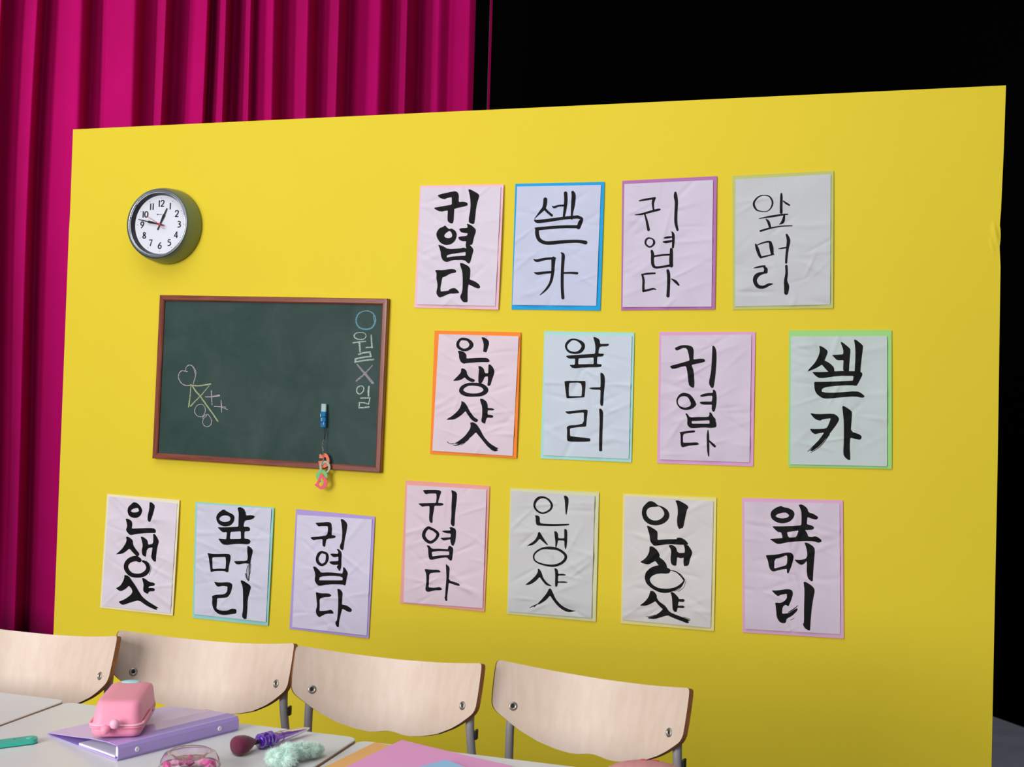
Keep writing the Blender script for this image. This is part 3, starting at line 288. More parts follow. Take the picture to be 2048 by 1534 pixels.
'C1': ((-2.2477, 0.7852), -0.0176, [[-1358, 1893], [1401, 1882], [1364, -1882], [-1407, -1893]], [[-1288, 1813], [1313, 1760], [1266, -1818], [-1352, -1823]], '''-342,1679 -292,1690 -210,1680 -144,1650 -59,1581 -13,1527 18,1459 18,1398 -13,1309 -52,1255 -122,1207 -185,1183 -275,1174 -347,1182 -439,1215 -491,1260 -528,1343 -538,1407 -524,1487 -493,1541 -428,1601 -385,1640|-193,1508 -240,1497 -326,1470 -371,1443 -404,1395 -402,1381 -353,1357 -298,1353 -199,1364 -145,1380 -107,1411 -103,1443 -131,1492 -157,1511
286,1713 296,1735 349,1735 394,1715 463,1666 489,1622 485,1559 471,1485 437,1358 408,1263 370,1148 345,1098 318,1087 293,1096 255,1128 240,1175 239,1261 248,1338 274,1449 285,1546
-587,1106 -584,1122 -536,1131 -486,1123 -403,1093 -359,1061 -333,1008 -326,950 -336,838 -312,821 -25,853 155,872 388,893 501,889 556,860 576,824 570,754 543,740 282,719 117,699 -98,663 -226,636 -337,604 -405,608 -467,650 -507,687 -547,738 -553,784 -529,849 -525,901 -539,971 -555,1025
-538,508 -535,525 -497,541 -452,533 -368,497 -321,469 -286,433 -269,388 -261,310 -227,246 -150,158 -93,102 -26,45 -3,7 -10,-33 -30,-56 -74,-75 -125,-58 -210,5 -277,58 -378,142 -413,142 -505,61 -563,17 -634,-23 -715,-48 -879,-77 -885,-66 -771,28 -703,95 -626,188 -577,263 -528,361 -516,426
20,563 25,577 78,585 136,566 238,512 286,458 309,359 334,346 454,374 494,429 496,546 492,616 477,688 482,703 524,716 564,688 632,608 671,556 704,505 705,438 672,319 654,210 640,54 634,-49 633,-174 622,-194 562,-185 521,-156 467,-91 449,-31 459,55 467,129 481,249 459,264 324,225 271,151 249,-46 231,-63 144,-33 106,6 84,82 83,156 104,267 99,346 67,437 46,495
65,-134 47,-124 20,-105 -20,-84 -74,-65 -138,-59 -199,-68 -257,-85 -313,-108 -366,-135 -415,-166 -456,-200 -492,-238 -523,-278 -547,-321 -563,-365 -572,-410 -572,-455 -565,-500 -550,-544 -526,-585 -495,-625 -456,-663 -410,-700 -357,-733 -297,-758 -231,-772 -162,-778 -92,-777 -26,-773 36,-765 95,-754 151,-739 205,-719 256,-695 301,-666 342,-631 377,-591 406,-547 427,-501 438,-452 435,-402 420,-357 398,-316 371,-281 341,-249 302,-223 259,-205 218,-193 184,-184 162,-178 134,-179 109,-197 107,-224 123,-243 144,-255 173,-270 202,-288 227,-307 242,-324 255,-346 268,-374 277,-401 281,-426 279,-443 272,-461 258,-485 238,-510 215,-534 191,-555 164,-574 133,-593 97,-610 58,-624 15,-634 -34,-640 -89,-643 -144,-642 -195,-636 -234,-627 -268,-612 -301,-589 -333,-563 -360,-534 -379,-508 -391,-485 -398,-463 -401,-440 -400,-418 -394,-397 -385,-377 -369,-355 -349,-333 -325,-313 -301,-297 -271,-282 -233,-268 -193,-256 -156,-247 -134,-243 -119,-241 -95,-242 -64,-248 -33,-256 -8,-262 45,-258 93,-224 95,-171
249,-198 273,-213 307,-234 345,-258 381,-284 408,-308 427,-332 441,-356 452,-381 458,-408 459,-438 454,-476 441,-521 425,-567 410,-608 401,-636 402,-640 406,-644 412,-643 416,-639 426,-611 441,-571 457,-524 469,-478 475,-438 473,-406 467,-376 456,-350 441,-324 421,-299 392,-273 355,-247 317,-222 282,-202 259,-187 254,-186 248,-189 247,-194
-525,-734 -504,-724 -396,-742 -337,-774 -279,-839 -218,-904 -121,-1004 -52,-1084 26,-1186 87,-1259 164,-1346 238,-1406 350,-1473 452,-1524 599,-1588 697,-1628 815,-1675 825,-1686 753,-1699 746,-1708 773,-1754 756,-1757 639,-1736 542,-1710 396,-1662 280,-1612 131,-1533 17,-1520 -125,-1565 -251,-1610 -428,-1682 -520,-1709 -574,-1707 -620,-1689 -692,-1636 -681,-1617 -527,-1549 -428,-1492 -306,-1402 -242,-1341 -201,-1274 -197,-1225 -227,-1165 -262,-1125 -329,-1076 -356,-1082 -437,-1163 -505,-1211 -612,-1263 -694,-1265 -816,-1208 -817,-1185 -703,-1119 -645,-1065 -595,-982 -566,-924 -543,-859 -531,-809
145,-793 149,-772 216,-766 279,-788 382,-848 457,-873 547,-876 597,-885 634,-907 642,-929 627,-965 578,-986 472,-1003 424,-1023 405,-1061 424,-1066 550,-1055 606,-1060 639,-1083 648,-1107 636,-1144 589,-1162 482,-1172 428,-1197 394,-1261 371,-1266 280,-1233 240,-1207 216,-1170 210,-1113 216,-1003 200,-919'''),
'C2': ((-1.9044, 0.7793), -0.012, [[-1433, 1876], [1407, 1870], [1377, -1870], [-1352, -1876]], [[-1366, 1814], [1308, 1836], [1295, -1755], [-1295, -1751]], '''-429,1681 -364,1695 -300,1657 -223,1624 -89,1579 -24,1544 10,1500 19,1449 10,1363 -20,1300 -86,1226 -160,1186 -281,1158 -371,1158 -478,1185 -543,1221 -603,1287 -631,1343 -644,1420 -632,1479 -588,1552 -531,1609|-359,1506 -297,1510 -209,1500 -162,1479 -130,1435 -128,1399 -155,1350 -210,1322 -323,1298 -399,1299 -479,1325 -515,1350 -526,1388 -514,1419 -472,1461 -428,1485
115,1759 119,1784 179,1809 231,1807 311,1778 357,1744 394,1684 414,1638 427,1570 454,1561 598,1580 667,1579 733,1556 741,1544 719,1503 685,1476 617,1444 550,1424 447,1406 398,1377 374,1321 364,1276 362,1207 383,1196 501,1204 553,1195 586,1163 594,1132 583,1085 539,1063 421,1050 400,1026 404,842 423,819 526,818 578,802 625,762 627,723 585,663 487,639 278,639 88,620 -190,573 -327,568 -399,605 -451,648 -522,734 -510,750 -271,749 -245,771 -234,958 -252,978 -361,964 -439,993 -567,1098 -560,1114 -384,1123 -218,1138 144,1178 169,1203 167,1327 165,1423 164,1562 151,1652|-103,973 -77,998 238,1040 265,1022 285,825 263,800 -91,769 -114,789
-902,245 -882,255 -714,244 -550,252 -270,281 -139,286 -86,267 -63,226 -59,141 -69,58 -97,-68 -110,-157 -114,-276 -126,-298 -188,-298 -220,-291 -247,-275 -333,-275 -526,-291 -635,-309 -738,-345 -760,-330 -783,-213 -806,-101 -845,83 -871,177|-722,110 -699,135 -267,179 -239,164 -222,71 -218,-12 -223,-174 -248,-198 -423,-206 -527,-217 -667,-239 -694,-221
524,573 534,594 585,588 627,567 690,518 717,481 725,436 715,362 682,221 667,135 662,44 646,28 564,30 523,33 488,38 411,23 248,-21 157,-17 78,50 75,65 140,79 244,90 451,107 538,141 552,212 550,275 532,366 525,444
610,51 613,14 617,-39 622,-100 626,-163 627,-222 625,-281 620,-345 615,-407 610,-460 607,-498 612,-507 624,-513 637,-508 644,-498 646,-461 649,-407 652,-345 655,-281 658,-221 659,-161 659,-97 659,-36 659,17 659,55 651,67 634,73 617,64
547,-36 543,-66 538,-109 532,-159 528,-210 527,-258 529,-306 535,-358 542,-407 549,-448 553,-478 559,-485 571,-487 580,-481 584,-472 577,-443 568,-402 558,-354 550,-304 545,-257 546,-210 550,-159 556,-110 561,-67 565,-37 563,-32 557,-29 550,-31
491,-290 495,-311 502,-341 509,-375 515,-405 519,-425 523,-429 530,-431 536,-427 538,-422 535,-401 532,-371 528,-337 524,-306 522,-285 516,-278 504,-276 495,-282
668,28 669,-7 670,-58 670,-116 670,-172 667,-219 661,-255 652,-289 642,-317 634,-341 628,-358 629,-362 632,-365 637,-364 640,-361 645,-344 654,-320 664,-291 673,-257 679,-219 682,-172 684,-116 684,-57 684,-6 684,29 681,33 676,35 671,32
578,7 579,-42 580,-113 581,-193 582,-272 583,-336 584,-387 586,-433 587,-473 589,-505 590,-528 592,-531 596,-533 600,-531 602,-528 602,-504 602,-472 602,-432 602,-386 602,-335 601,-271 600,-192 599,-112 598,-41 597,8 594,13 587,15 581,12
-609,-654 -592,-646 -468,-654 -351,-646 -159,-619 -56,-619 15,-647 45,-682 48,-744 37,-811 8,-922 -26,-995 -83,-1070 -130,-1104 -190,-1117 -272,-1131 -454,-1157 -479,-1182 -479,-1301 -482,-1377 -490,-1471 -454,-1516 -356,-1538 -263,-1541 -124,-1525 -43,-1502 25,-1460 90,-1443 185,-1442 227,-1463 239,-1516 237,-1549 221,-1582 181,-1600 95,-1616 7,-1635 -132,-1666 -235,-1676 -358,-1669 -446,-1639 -546,-1571 -601,-1503 -642,-1398 -656,-1323 -652,-1237 -654,-1182 -668,-1119 -654,-1101 -562,-1066 -463,-1045 -288,-1022 -200,-992 -150,-942 -129,-885 -124,-775 -144,-754 -258,-749 -337,-759 -441,-788 -500,-783 -546,-741 -575,-707
342,-556 340,-533 380,-511 453,-532 604,-604 676,-646 708,-682 711,-736 685,-838 662,-928 631,-1054 620,-1176 624,-1360 622,-1496 610,-1700 598,-1724 537,-1736 499,-1721 453,-1675 443,-1610 463,-1493 467,-1356 455,-1126 446,-970 432,-801 406,-691'''),
'C3': ((-1.5539, 0.7724), -0.0283, [[-1358, 1885], [1340, 1875], [1366, -1875], [-1348, -1885]], [[-1306, 1711], [1246, 1784], [1292, -1793], [-1258, -1824]], '''-654,1509 -636,1517 -515,1534 -414,1548 -260,1573 -179,1574 -126,1552 -99,1504 -84,1403 -79,1323 -82,1203 -67,1181 14,1179 47,1170 62,1148 56,1129 27,1103 -41,1082 -186,1057 -247,1020 -260,953 -267,902 -272,839 -280,808 -296,794 -318,795 -357,812 -374,865 -379,1006 -404,1025 -547,1002 -614,987 -664,967 -709,972 -772,1005 -794,1027 -787,1048 -709,1067 -521,1095 -400,1118 -281,1148 -230,1195 -218,1287 -217,1351 -226,1433 -253,1446 -414,1432 -484,1423 -526,1411 -561,1420 -606,1456 -632,1479
196,1685 202,1703 262,1707 316,1682 402,1616 433,1544 427,1426 415,1324 390,1182 376,1082 366,972 359,892 351,797 337,756 309,746 282,756 242,791 225,820 221,859 232,909 266,998 279,1094 277,1250 268,1366 245,1504 227,1590
-333,578 -295,572 -262,566 -243,553 -242,544 -237,523 -234,497 -234,470 -234,444 -236,418 -238,391 -242,365 -250,341 -260,322 -276,306 -297,289 -321,276 -343,267 -357,265 -377,270 -402,283 -426,302 -445,320 -458,338 -468,360 -475,385 -476,412 -473,434 -464,461 -453,489 -440,514 -431,531 -412,555 -390,573 -375,584 -362,587|-311,649 -278,645 -228,636 -182,610 -159,578 -146,547 -136,513 -131,479 -130,445 -134,412 -142,378 -154,343 -170,310 -191,279 -217,252 -248,227 -282,206 -319,190 -361,181 -410,187 -456,205 -496,229 -528,259 -552,293 -566,331 -574,371 -575,412 -570,447 -561,483 -549,519 -534,552 -515,583 -478,620 -436,644 -394,659 -347,660
121,757 122,767 172,772 214,751 277,695 302,629 300,520 303,422 312,283 305,196 275,101 263,90 227,123 200,151 163,194 161,228 198,278 185,283 75,263 7,269 -72,300 -100,323 -94,351 -27,369 173,394 197,414 190,519 169,531 60,502 -1,512 -76,569 -84,583 -55,605 2,613 144,617 170,626 177,673 165,706
-647,118 -646,140 -589,151 -538,130 -457,68 -413,29 -385,-8 -307,-12 -136,13 25,22 335,23 362,35 378,101 380,144 372,208 377,220 411,223 451,190 525,104 546,36 526,-52 514,-129 504,-240 494,-296 477,-334 462,-337 401,-316 273,-320 1,-348 -173,-378 -342,-427 -430,-433 -484,-399 -520,-362 -558,-304 -570,-237 -559,-126 -578,-34|-407,-172 -308,-130 -66,-90 103,-74 291,-74 370,-98 385,-170 363,-185 115,-211 -62,-229 -396,-262 -418,-250
-501,-658 -484,-641 -370,-657 -272,-656 -118,-640 -38,-643 20,-674 27,-687 3,-726 -55,-748 -183,-769 -263,-790 -338,-821 -363,-879 -350,-996 -345,-1079 -344,-1194 -319,-1211 -141,-1184 -55,-1164 21,-1136 69,-1141 118,-1182 137,-1210 135,-1243 110,-1251 -55,-1268 -145,-1294 -236,-1348 -285,-1379 -318,-1403 -352,-1400 -406,-1370 -437,-1332 -464,-1264 -465,-1196 -441,-1092 -442,-996 -468,-858 -484,-767
220,-485 226,-469 280,-460 321,-476 381,-524 405,-586 407,-695 407,-781 405,-911 425,-934 536,-940 607,-960 695,-1005 735,-1034 748,-1064 747,-1089 728,-1122 698,-1134 638,-1133 574,-1115 449,-1064 423,-1078 391,-1222 373,-1313 355,-1424 346,-1508 344,-1627 336,-1648 296,-1644 270,-1625 238,-1582 224,-1547 221,-1500 231,-1475 259,-1456 273,-1393 281,-1252 283,-1123 279,-936 271,-802 253,-648 239,-562'''),
'C4': ((-1.1844, 0.8831), -0.0165, [[-1357, 1878], [1349, 1878], [1367, -1878], [-1359, -1878]], [[-1305, 1736], [1253, 1770], [1300, -1780], [-1243, -1845]], '''-764,1589 -768,1605 -735,1620 -621,1632 -361,1649 -241,1645 -194,1618 -180,1594 -192,1559 -207,1509 -235,1416 -251,1353 -266,1275 -252,1261 -156,1265 -115,1257 -85,1233 -88,1223 -134,1192 -200,1179 -357,1168 -381,1151 -387,1070 -396,995 -414,871 -419,787 -415,696 -422,654 -450,634 -463,636 -503,669 -520,700 -531,753 -534,819 -532,933 -533,1015 -538,1126 -558,1145 -663,1133 -714,1124 -754,1109 -799,1121 -871,1166 -895,1189 -883,1202 -807,1213 -628,1229 -508,1240 -356,1254 -331,1277 -323,1391 -325,1453 -338,1528 -364,1540 -521,1529 -598,1518 -662,1498 -707,1515
139,1665 156,1678 283,1636 325,1577 328,1464 324,1359 312,1207 304,1087 296,935 293,822 295,686 290,623 275,599 256,593 224,601 201,620 174,661 168,730 177,868 177,993 168,1174 167,1305 172,1457 166,1554
-509,440 -482,431 -453,422 -422,412 -392,399 -366,386 -340,369 -314,352 -293,334 -280,319 -276,310 -276,296 -280,273 -290,245 -304,216 -321,191 -343,166 -371,141 -401,119 -429,104 -450,97 -467,97 -488,102 -511,112 -534,126 -556,141 -575,159 -594,179 -611,202 -622,224 -629,243 -630,261 -627,285 -620,312 -611,339 -601,362 -585,389 -564,415 -542,437 -531,448 -533,451|-473,515 -452,508 -421,498 -387,486 -352,472 -320,456 -290,440 -259,422 -227,400 -199,371 -180,333 -179,290 -190,250 -207,212 -229,176 -253,143 -281,112 -314,81 -350,52 -390,28 -432,12 -477,8 -519,14 -557,27 -592,44 -623,64 -652,87 -679,114 -704,146 -724,181 -737,220 -740,261 -734,301 -723,339 -709,373 -693,406 -667,443 -636,476 -604,503 -569,526 -515,533
141,534 143,548 184,565 230,558 312,527 348,476 356,378 355,292 345,170 328,95 291,11 277,-1 243,14 223,36 201,80 190,119 183,184 160,190 20,147 -48,147 -106,180 -128,198 -126,210 -94,219 -17,228 51,238 164,255 185,272 185,354 164,367 46,367 -18,378 -92,411 -100,420 -66,433 -4,443 152,459 170,471
-569,-57 -564,-47 -501,-51 -463,-72 -419,-122 -345,-135 -200,-120 -86,-114 94,-112 118,-101 129,-37 146,-13 183,-6 218,-18 272,-56 290,-107 283,-198 278,-273 272,-372 262,-420 238,-449 225,-450 177,-427 147,-406 113,-371 50,-366 -79,-389 -192,-418 -351,-468 -429,-475 -466,-445 -486,-404 -500,-329 -508,-263 -516,-173 -531,-117|-395,-252 -375,-231 -196,-194 -73,-181 140,-177 164,-189 168,-271 145,-286 -67,-310 -186,-329 -354,-365 -379,-354
-595,-801 -598,-782 -570,-770 -525,-768 -435,-772 -349,-770 -220,-759 -151,-763 -105,-784 -86,-801 -85,-820 -128,-833 -237,-846 -316,-860 -408,-883 -443,-934 -443,-1040 -443,-1133 -446,-1292 -423,-1313 -299,-1311 -220,-1301 -124,-1277 -67,-1280 -12,-1320 -8,-1332 -41,-1358 -96,-1371 -209,-1381 -297,-1402 -409,-1442 -469,-1452 -511,-1436 -533,-1415 -546,-1378 -545,-1328 -530,-1235 -527,-1139 -535,-987 -552,-896
74,-573 88,-565 177,-626 204,-694 199,-815 195,-902 192,-1000 236,-1049 350,-1073 425,-1090 503,-1109 536,-1130 546,-1170 540,-1178 499,-1182 421,-1169 217,-1125 194,-1142 185,-1279 178,-1372 168,-1494 166,-1568 172,-1648 167,-1664 128,-1674 117,-1664 89,-1598 84,-1564 95,-1533 100,-1461 100,-1310 104,-1190 113,-1038 110,-919 95,-769 85,-676'''),
'C5': ((-0.8464, 0.8793), 0.0011, [[-1354, 1866], [1344, 1876], [1353, -1876], [-1342, -1866]], [[-1317, 1779], [1217, 1761], [1220, -1782], [-1310, -1794]], '''-343,1617 -316,1616 -286,1610 -255,1601 -226,1588 -200,1573 -176,1553 -153,1528 -132,1501 -115,1475 -104,1452 -97,1427 -95,1402 -98,1377 -105,1353 -118,1330 -136,1306 -160,1284 -189,1263 -215,1246 -247,1230 -280,1215 -312,1205 -341,1201 -369,1204 -399,1213 -429,1226 -458,1242 -482,1258 -503,1276 -522,1297 -539,1319 -551,1342 -558,1363 -561,1385 -559,1409 -554,1433 -546,1457 -536,1479 -524,1501 -510,1522 -493,1542 -476,1560 -458,1574 -439,1586 -418,1598 -394,1608 -369,1615|-339,1678 -304,1673 -269,1664 -233,1652 -199,1636 -167,1618 -137,1595 -107,1568 -80,1539 -58,1508 -41,1477 -30,1439 -29,1400 -36,1364 -49,1330 -68,1298 -93,1268 -124,1241 -158,1218 -189,1200 -225,1183 -263,1168 -302,1157 -342,1152 -380,1155 -418,1165 -454,1179 -488,1196 -517,1214 -544,1236 -568,1260 -589,1287 -606,1316 -619,1346 -626,1378 -628,1411 -626,1444 -619,1476 -610,1507 -596,1537 -579,1566 -558,1594 -534,1620 -506,1641 -476,1657 -443,1668 -409,1675 -374,1678
297,1697 299,1718 336,1732 368,1722 420,1683 440,1629 439,1530 433,1449 417,1342 407,1271 397,1197 386,1169 371,1173 360,1219 349,1333 341,1419 334,1526 322,1600
-569,1089 -563,1097 -513,1105 -479,1098 -435,1073 -417,1024 -414,924 -389,882 -328,873 -229,871 -39,876 134,886 462,913 482,909 474,874 376,852 133,826 -68,812 -338,804 -460,806 -500,819 -522,845 -536,898 -542,946 -544,1015 -551,1054
-458,581 -443,612 -420,622 -394,602 -353,543 -317,491 -267,418 -223,360 -163,288 -146,256 -165,247 -198,263 -263,312 -314,351 -390,410 -414,408 -469,341 -511,298 -573,246 -640,214 -768,182 -785,182 -752,211 -704,248 -610,315 -552,373 -498,453 -472,512
35,652 41,670 83,669 109,655 139,618 152,574 159,485 182,469 321,474 342,496 335,729 343,751 389,750 410,733 424,692 430,621 433,485 431,383 423,261 413,200 392,163 384,166 364,218 355,275 348,391 325,412 179,409 154,396 141,327 131,279 117,217 104,196 85,202 78,238 78,321 73,390 57,481 47,550
-72,124 -25,124 23,125 70,123 114,119 156,109 198,92 241,70 282,44 316,17 340,-6 354,-27 361,-46 364,-64 362,-82 357,-102 346,-125 327,-151 303,-179 275,-205 244,-228 210,-249 172,-268 129,-284 85,-298 39,-308 -11,-314 -66,-317 -123,-317 -180,-313 -235,-308 -290,-299 -346,-287 -401,-273 -448,-256 -485,-238 -511,-218 -529,-196 -542,-172 -548,-147 -551,-123 -548,-99 -541,-75 -528,-49 -510,-24 -488,0 -460,25 -425,51 -386,76 -344,98 -302,113 -260,122 -215,126 -168,126 -120,125|-70,211 -20,211 31,208 83,201 133,190 182,176 231,156 280,132 326,104 367,75 400,45 423,13 439,-20 446,-56 445,-92 435,-128 417,-164 392,-199 360,-232 325,-264 286,-291 245,-314 200,-336 152,-354 100,-368 47,-378 -10,-382 -69,-382 -129,-378 -189,-371 -246,-362 -303,-350 -362,-335 -418,-317 -469,-297 -511,-275 -543,-249 -567,-220 -583,-189 -592,-157 -596,-126 -594,-93 -585,-61 -570,-28 -550,4 -524,34 -492,63 -454,92 -411,119 -366,144 -320,165 -272,181 -222,193 -171,203 -120,209
-434,-481 -430,-470 -402,-464 -376,-484 -335,-537 -305,-597 -271,-694 -231,-760 -166,-832 -108,-877 -28,-920 -3,-940 -18,-951 -55,-949 -135,-935 -192,-905 -257,-841 -302,-790 -361,-713 -385,-715 -457,-801 -518,-855 -612,-920 -683,-951 -786,-968 -800,-966 -773,-936 -733,-902 -655,-838 -594,-780 -517,-698 -473,-641 -440,-577 -429,-534
71,-436 75,-417 116,-418 141,-430 170,-458 183,-493 189,-564 207,-575 299,-559 352,-560 407,-576 425,-587 414,-598 362,-606 214,-617 191,-639 189,-774 209,-793 326,-779 391,-778 471,-790 481,-796 458,-812 393,-820 212,-829 187,-844 176,-920 159,-948 119,-955 110,-942 102,-867 100,-782 100,-630 93,-536
-84,-1038 -66,-1022 -35,-1017 -9,-1038 24,-1096 57,-1160 107,-1262 159,-1336 240,-1421 310,-1476 405,-1529 486,-1561 597,-1591 666,-1604 744,-1610 742,-1616 656,-1641 609,-1653 563,-1663 510,-1660 424,-1642 345,-1606 233,-1531 157,-1465 75,-1373 25,-1311 -29,-1234 -53,-1238 -128,-1333 -196,-1395 -305,-1472 -366,-1505 -422,-1513 -417,-1498 -325,-1396 -265,-1324 -189,-1227 -147,-1166 -117,-1111 -99,-1075
-425,-1496 -448,-1508 -481,-1524 -518,-1543 -551,-1561 -582,-1580 -613,-1600 -641,-1619 -660,-1632 -662,-1635 -661,-1639 -658,-1641 -654,-1641 -633,-1631 -604,-1617 -571,-1601 -538,-1585 -505,-1568 -468,-1549 -435,-1532 -413,-1520 -407,-1513 -407,-1502 -415,-1496
-471,-1525 -498,-1554 -526,-1584 -528,-1592 -524,-1602 -514,-1605 -505,-1601 -478,-1572 -450,-1542 -448,-1534 -452,-1524 -462,-1521'''),
'C6': ((-0.5055, 0.8807), 0.0057, [[-1346, 1869], [1332, 1879], [1342, -1879], [-1329, -1869]], [[-1289, 1806], [1247, 1773], [1243, -1796], [-1290, -1762]], '''-613,1670 -571,1688 -510,1691 -464,1680 -410,1649 -377,1626 -346,1597 -300,1578 -216,1560 -153,1533 -75,1484 -31,1436 4,1362 11,1303 -6,1227 -41,1168 -116,1097 -192,1052 -313,1011 -409,1002 -532,1019 -614,1053 -700,1119 -747,1184 -779,1281 -787,1358 -774,1458 -748,1522 -696,1585 -658,1627|-557,1509 -504,1524 -420,1532 -366,1539 -313,1551 -267,1537 -205,1490 -170,1445 -141,1379 -140,1328 -166,1266 -205,1222 -280,1169 -346,1147 -437,1142 -504,1158 -581,1202 -623,1249 -653,1323 -657,1377 -638,1439 -610,1476
177,1729 183,1745 251,1749 327,1723 464,1654 525,1610 544,1565 542,1539 517,1515 496,1449 470,1305 448,1188 422,1037 396,973 359,964 335,954 309,934 298,940 261,991 244,1041 232,1123 232,1215 247,1366 247,1467 233,1572 215,1642
-629,963 -626,980 -581,979 -520,954 -404,892 -349,853 -325,817 -317,756 -319,613 -298,594 -70,623 54,634 222,644 241,650 231,680 243,686 323,694 380,683 456,646 504,610 558,542 565,526 548,508 483,499 333,493 214,491 63,491 -56,480 -207,452 -297,435 -373,420 -418,426 -457,457 -484,486 -516,530 -532,583 -542,673 -555,738 -580,812 -599,872
14,439 15,459 78,475 125,466 194,430 231,380 255,292 310,259 445,268 467,283 469,363 462,414 439,487 449,501 529,502 580,468 642,382 671,330 682,286 674,239 643,162 621,84 597,-38 559,-90 476,-104 459,-96 443,-35 439,18 442,116 433,131 380,115 339,115 267,132 253,114 239,-86 228,-108 171,-112 138,-102 102,-74 84,-34 72,41 71,123 84,260 70,345
-540,377 -527,398 -464,398 -413,374 -335,314 -290,261 -253,188 -244,147 -255,116 -229,85 -152,37 -103,-8 -56,-73 -34,-119 -24,-180 -44,-190 -171,-180 -228,-163 -267,-128 -300,-91 -356,-23 -376,-16 -429,-46 -470,-72 -531,-110 -585,-123 -661,-115 -716,-103 -789,-76 -785,-57 -676,26 -620,90 -569,184 -546,260
-56,-168 -2,-188 52,-215 73,-237 74,-268 63,-295 33,-335 -44,-353 -211,-359 -312,-377 -403,-418 -455,-453 -496,-501 -511,-541 -505,-593 -481,-636 -426,-693 -368,-731 -276,-770 -186,-784 -49,-782 52,-770 172,-739 248,-707 323,-657 375,-612 434,-548 451,-499 431,-430 435,-425 475,-466 487,-495 485,-533 467,-578 424,-656 366,-716 262,-791 168,-840 33,-890 -68,-907 -189,-901 -286,-877 -409,-822 -491,-773 -577,-703 -623,-641 -656,-552 -662,-481 -644,-389 -606,-321 -528,-240 -456,-191 -350,-146 -279,-130 -203,-133 -140,-143
72,-261 95,-265 127,-269 163,-276 198,-285 229,-297 257,-314 285,-335 312,-359 338,-383 362,-406 383,-428 402,-451 419,-473 433,-492 443,-506 453,-510 465,-507 471,-496 469,-486 459,-472 445,-453 427,-430 407,-406 385,-383 362,-359 335,-334 307,-308 276,-286 244,-268 207,-256 168,-250 130,-247 98,-246 75,-245 70,-246 67,-252 68,-257
180,-279 205,-287 240,-298 280,-312 320,-328 354,-348 384,-375 414,-409 442,-444 466,-476 483,-498 487,-500 492,-498 495,-494 494,-489 477,-467 454,-435 426,-399 396,-363 364,-335 328,-314 286,-297 245,-284 209,-274 185,-266 180,-267 177,-271 177,-276
511,-518 505,-545 498,-583 488,-627 475,-671 457,-707 430,-738 394,-769 357,-797 323,-820 299,-837 298,-840 299,-844 302,-846 306,-846 329,-829 363,-806 401,-777 437,-746 465,-713 484,-674 498,-630 508,-585 515,-546 521,-520 520,-516 517,-514 513,-515
424,-626 410,-647 392,-677 370,-710 347,-743 324,-768 298,-786 268,-801 238,-813 211,-823 193,-831 190,-833 190,-837 193,-840 196,-841 215,-834 242,-824 273,-812 304,-797 332,-778 358,-752 384,-720 407,-686 427,-657 441,-637 442,-630 438,-623 430,-622
-494,-891 -476,-871 -410,-875 -369,-899 -322,-956 -303,-996 -302,-1041 -286,-1082 -247,-1139 -195,-1183 -103,-1236 -54,-1271 -23,-1307 7,-1346 54,-1410 115,-1450 221,-1487 311,-1516 432,-1551 524,-1579 662,-1619 671,-1628 600,-1648 595,-1653 636,-1671 636,-1679 602,-1712 560,-1712 485,-1685 413,-1663 307,-1634 230,-1610 139,-1579 85,-1560 39,-1541 -21,-1548 -126,-1586 -203,-1616 -293,-1653 -371,-1668 -478,-1669 -529,-1664 -556,-1648 -540,-1638 -403,-1591 -329,-1555 -254,-1505 -201,-1460 -131,-1388 -131,-1363 -204,-1303 -253,-1255 -327,-1171 -353,-1165 -424,-1215 -483,-1249 -574,-1293 -649,-1312 -766,-1315 -771,-1301 -672,-1219 -617,-1160 -557,-1080 -524,-1009
-603,-1621 -584,-1620 -558,-1618 -527,-1615 -495,-1611 -465,-1605 -435,-1596 -404,-1584 -373,-1572 -348,-1560 -329,-1553 -326,-1549 -326,-1544 -330,-1541 -334,-1540 -352,-1548 -378,-1558 -409,-1570 -440,-1581 -468,-1589 -497,-1596 -528,-1601 -559,-1605 -585,-1608 -603,-1610 -606,-1612 -608,-1616 -606,-1620
478,-1559 506,-1564 549,-1573 595,-1582 638,-1591 666,-1596 670,-1595 672,-1592 672,-1588 669,-1586 640,-1580 598,-1571 552,-1561 510,-1552 481,-1546 477,-1547 473,-1551 474,-1556
93,-886 97,-869 150,-866 199,-892 276,-961 312,-1003 328,-1040 364,-1050 439,-1040 476,-1046 496,-1072 496,-1091 477,-1115 437,-1124 340,-1122 321,-1136 313,-1229 327,-1240 416,-1225 458,-1228 498,-1251 501,-1261 481,-1289 435,-1298 320,-1298 296,-1312 278,-1406 267,-1420 222,-1420 196,-1404 168,-1364 155,-1313 150,-1223 144,-1147 135,-1042 121,-972'''),
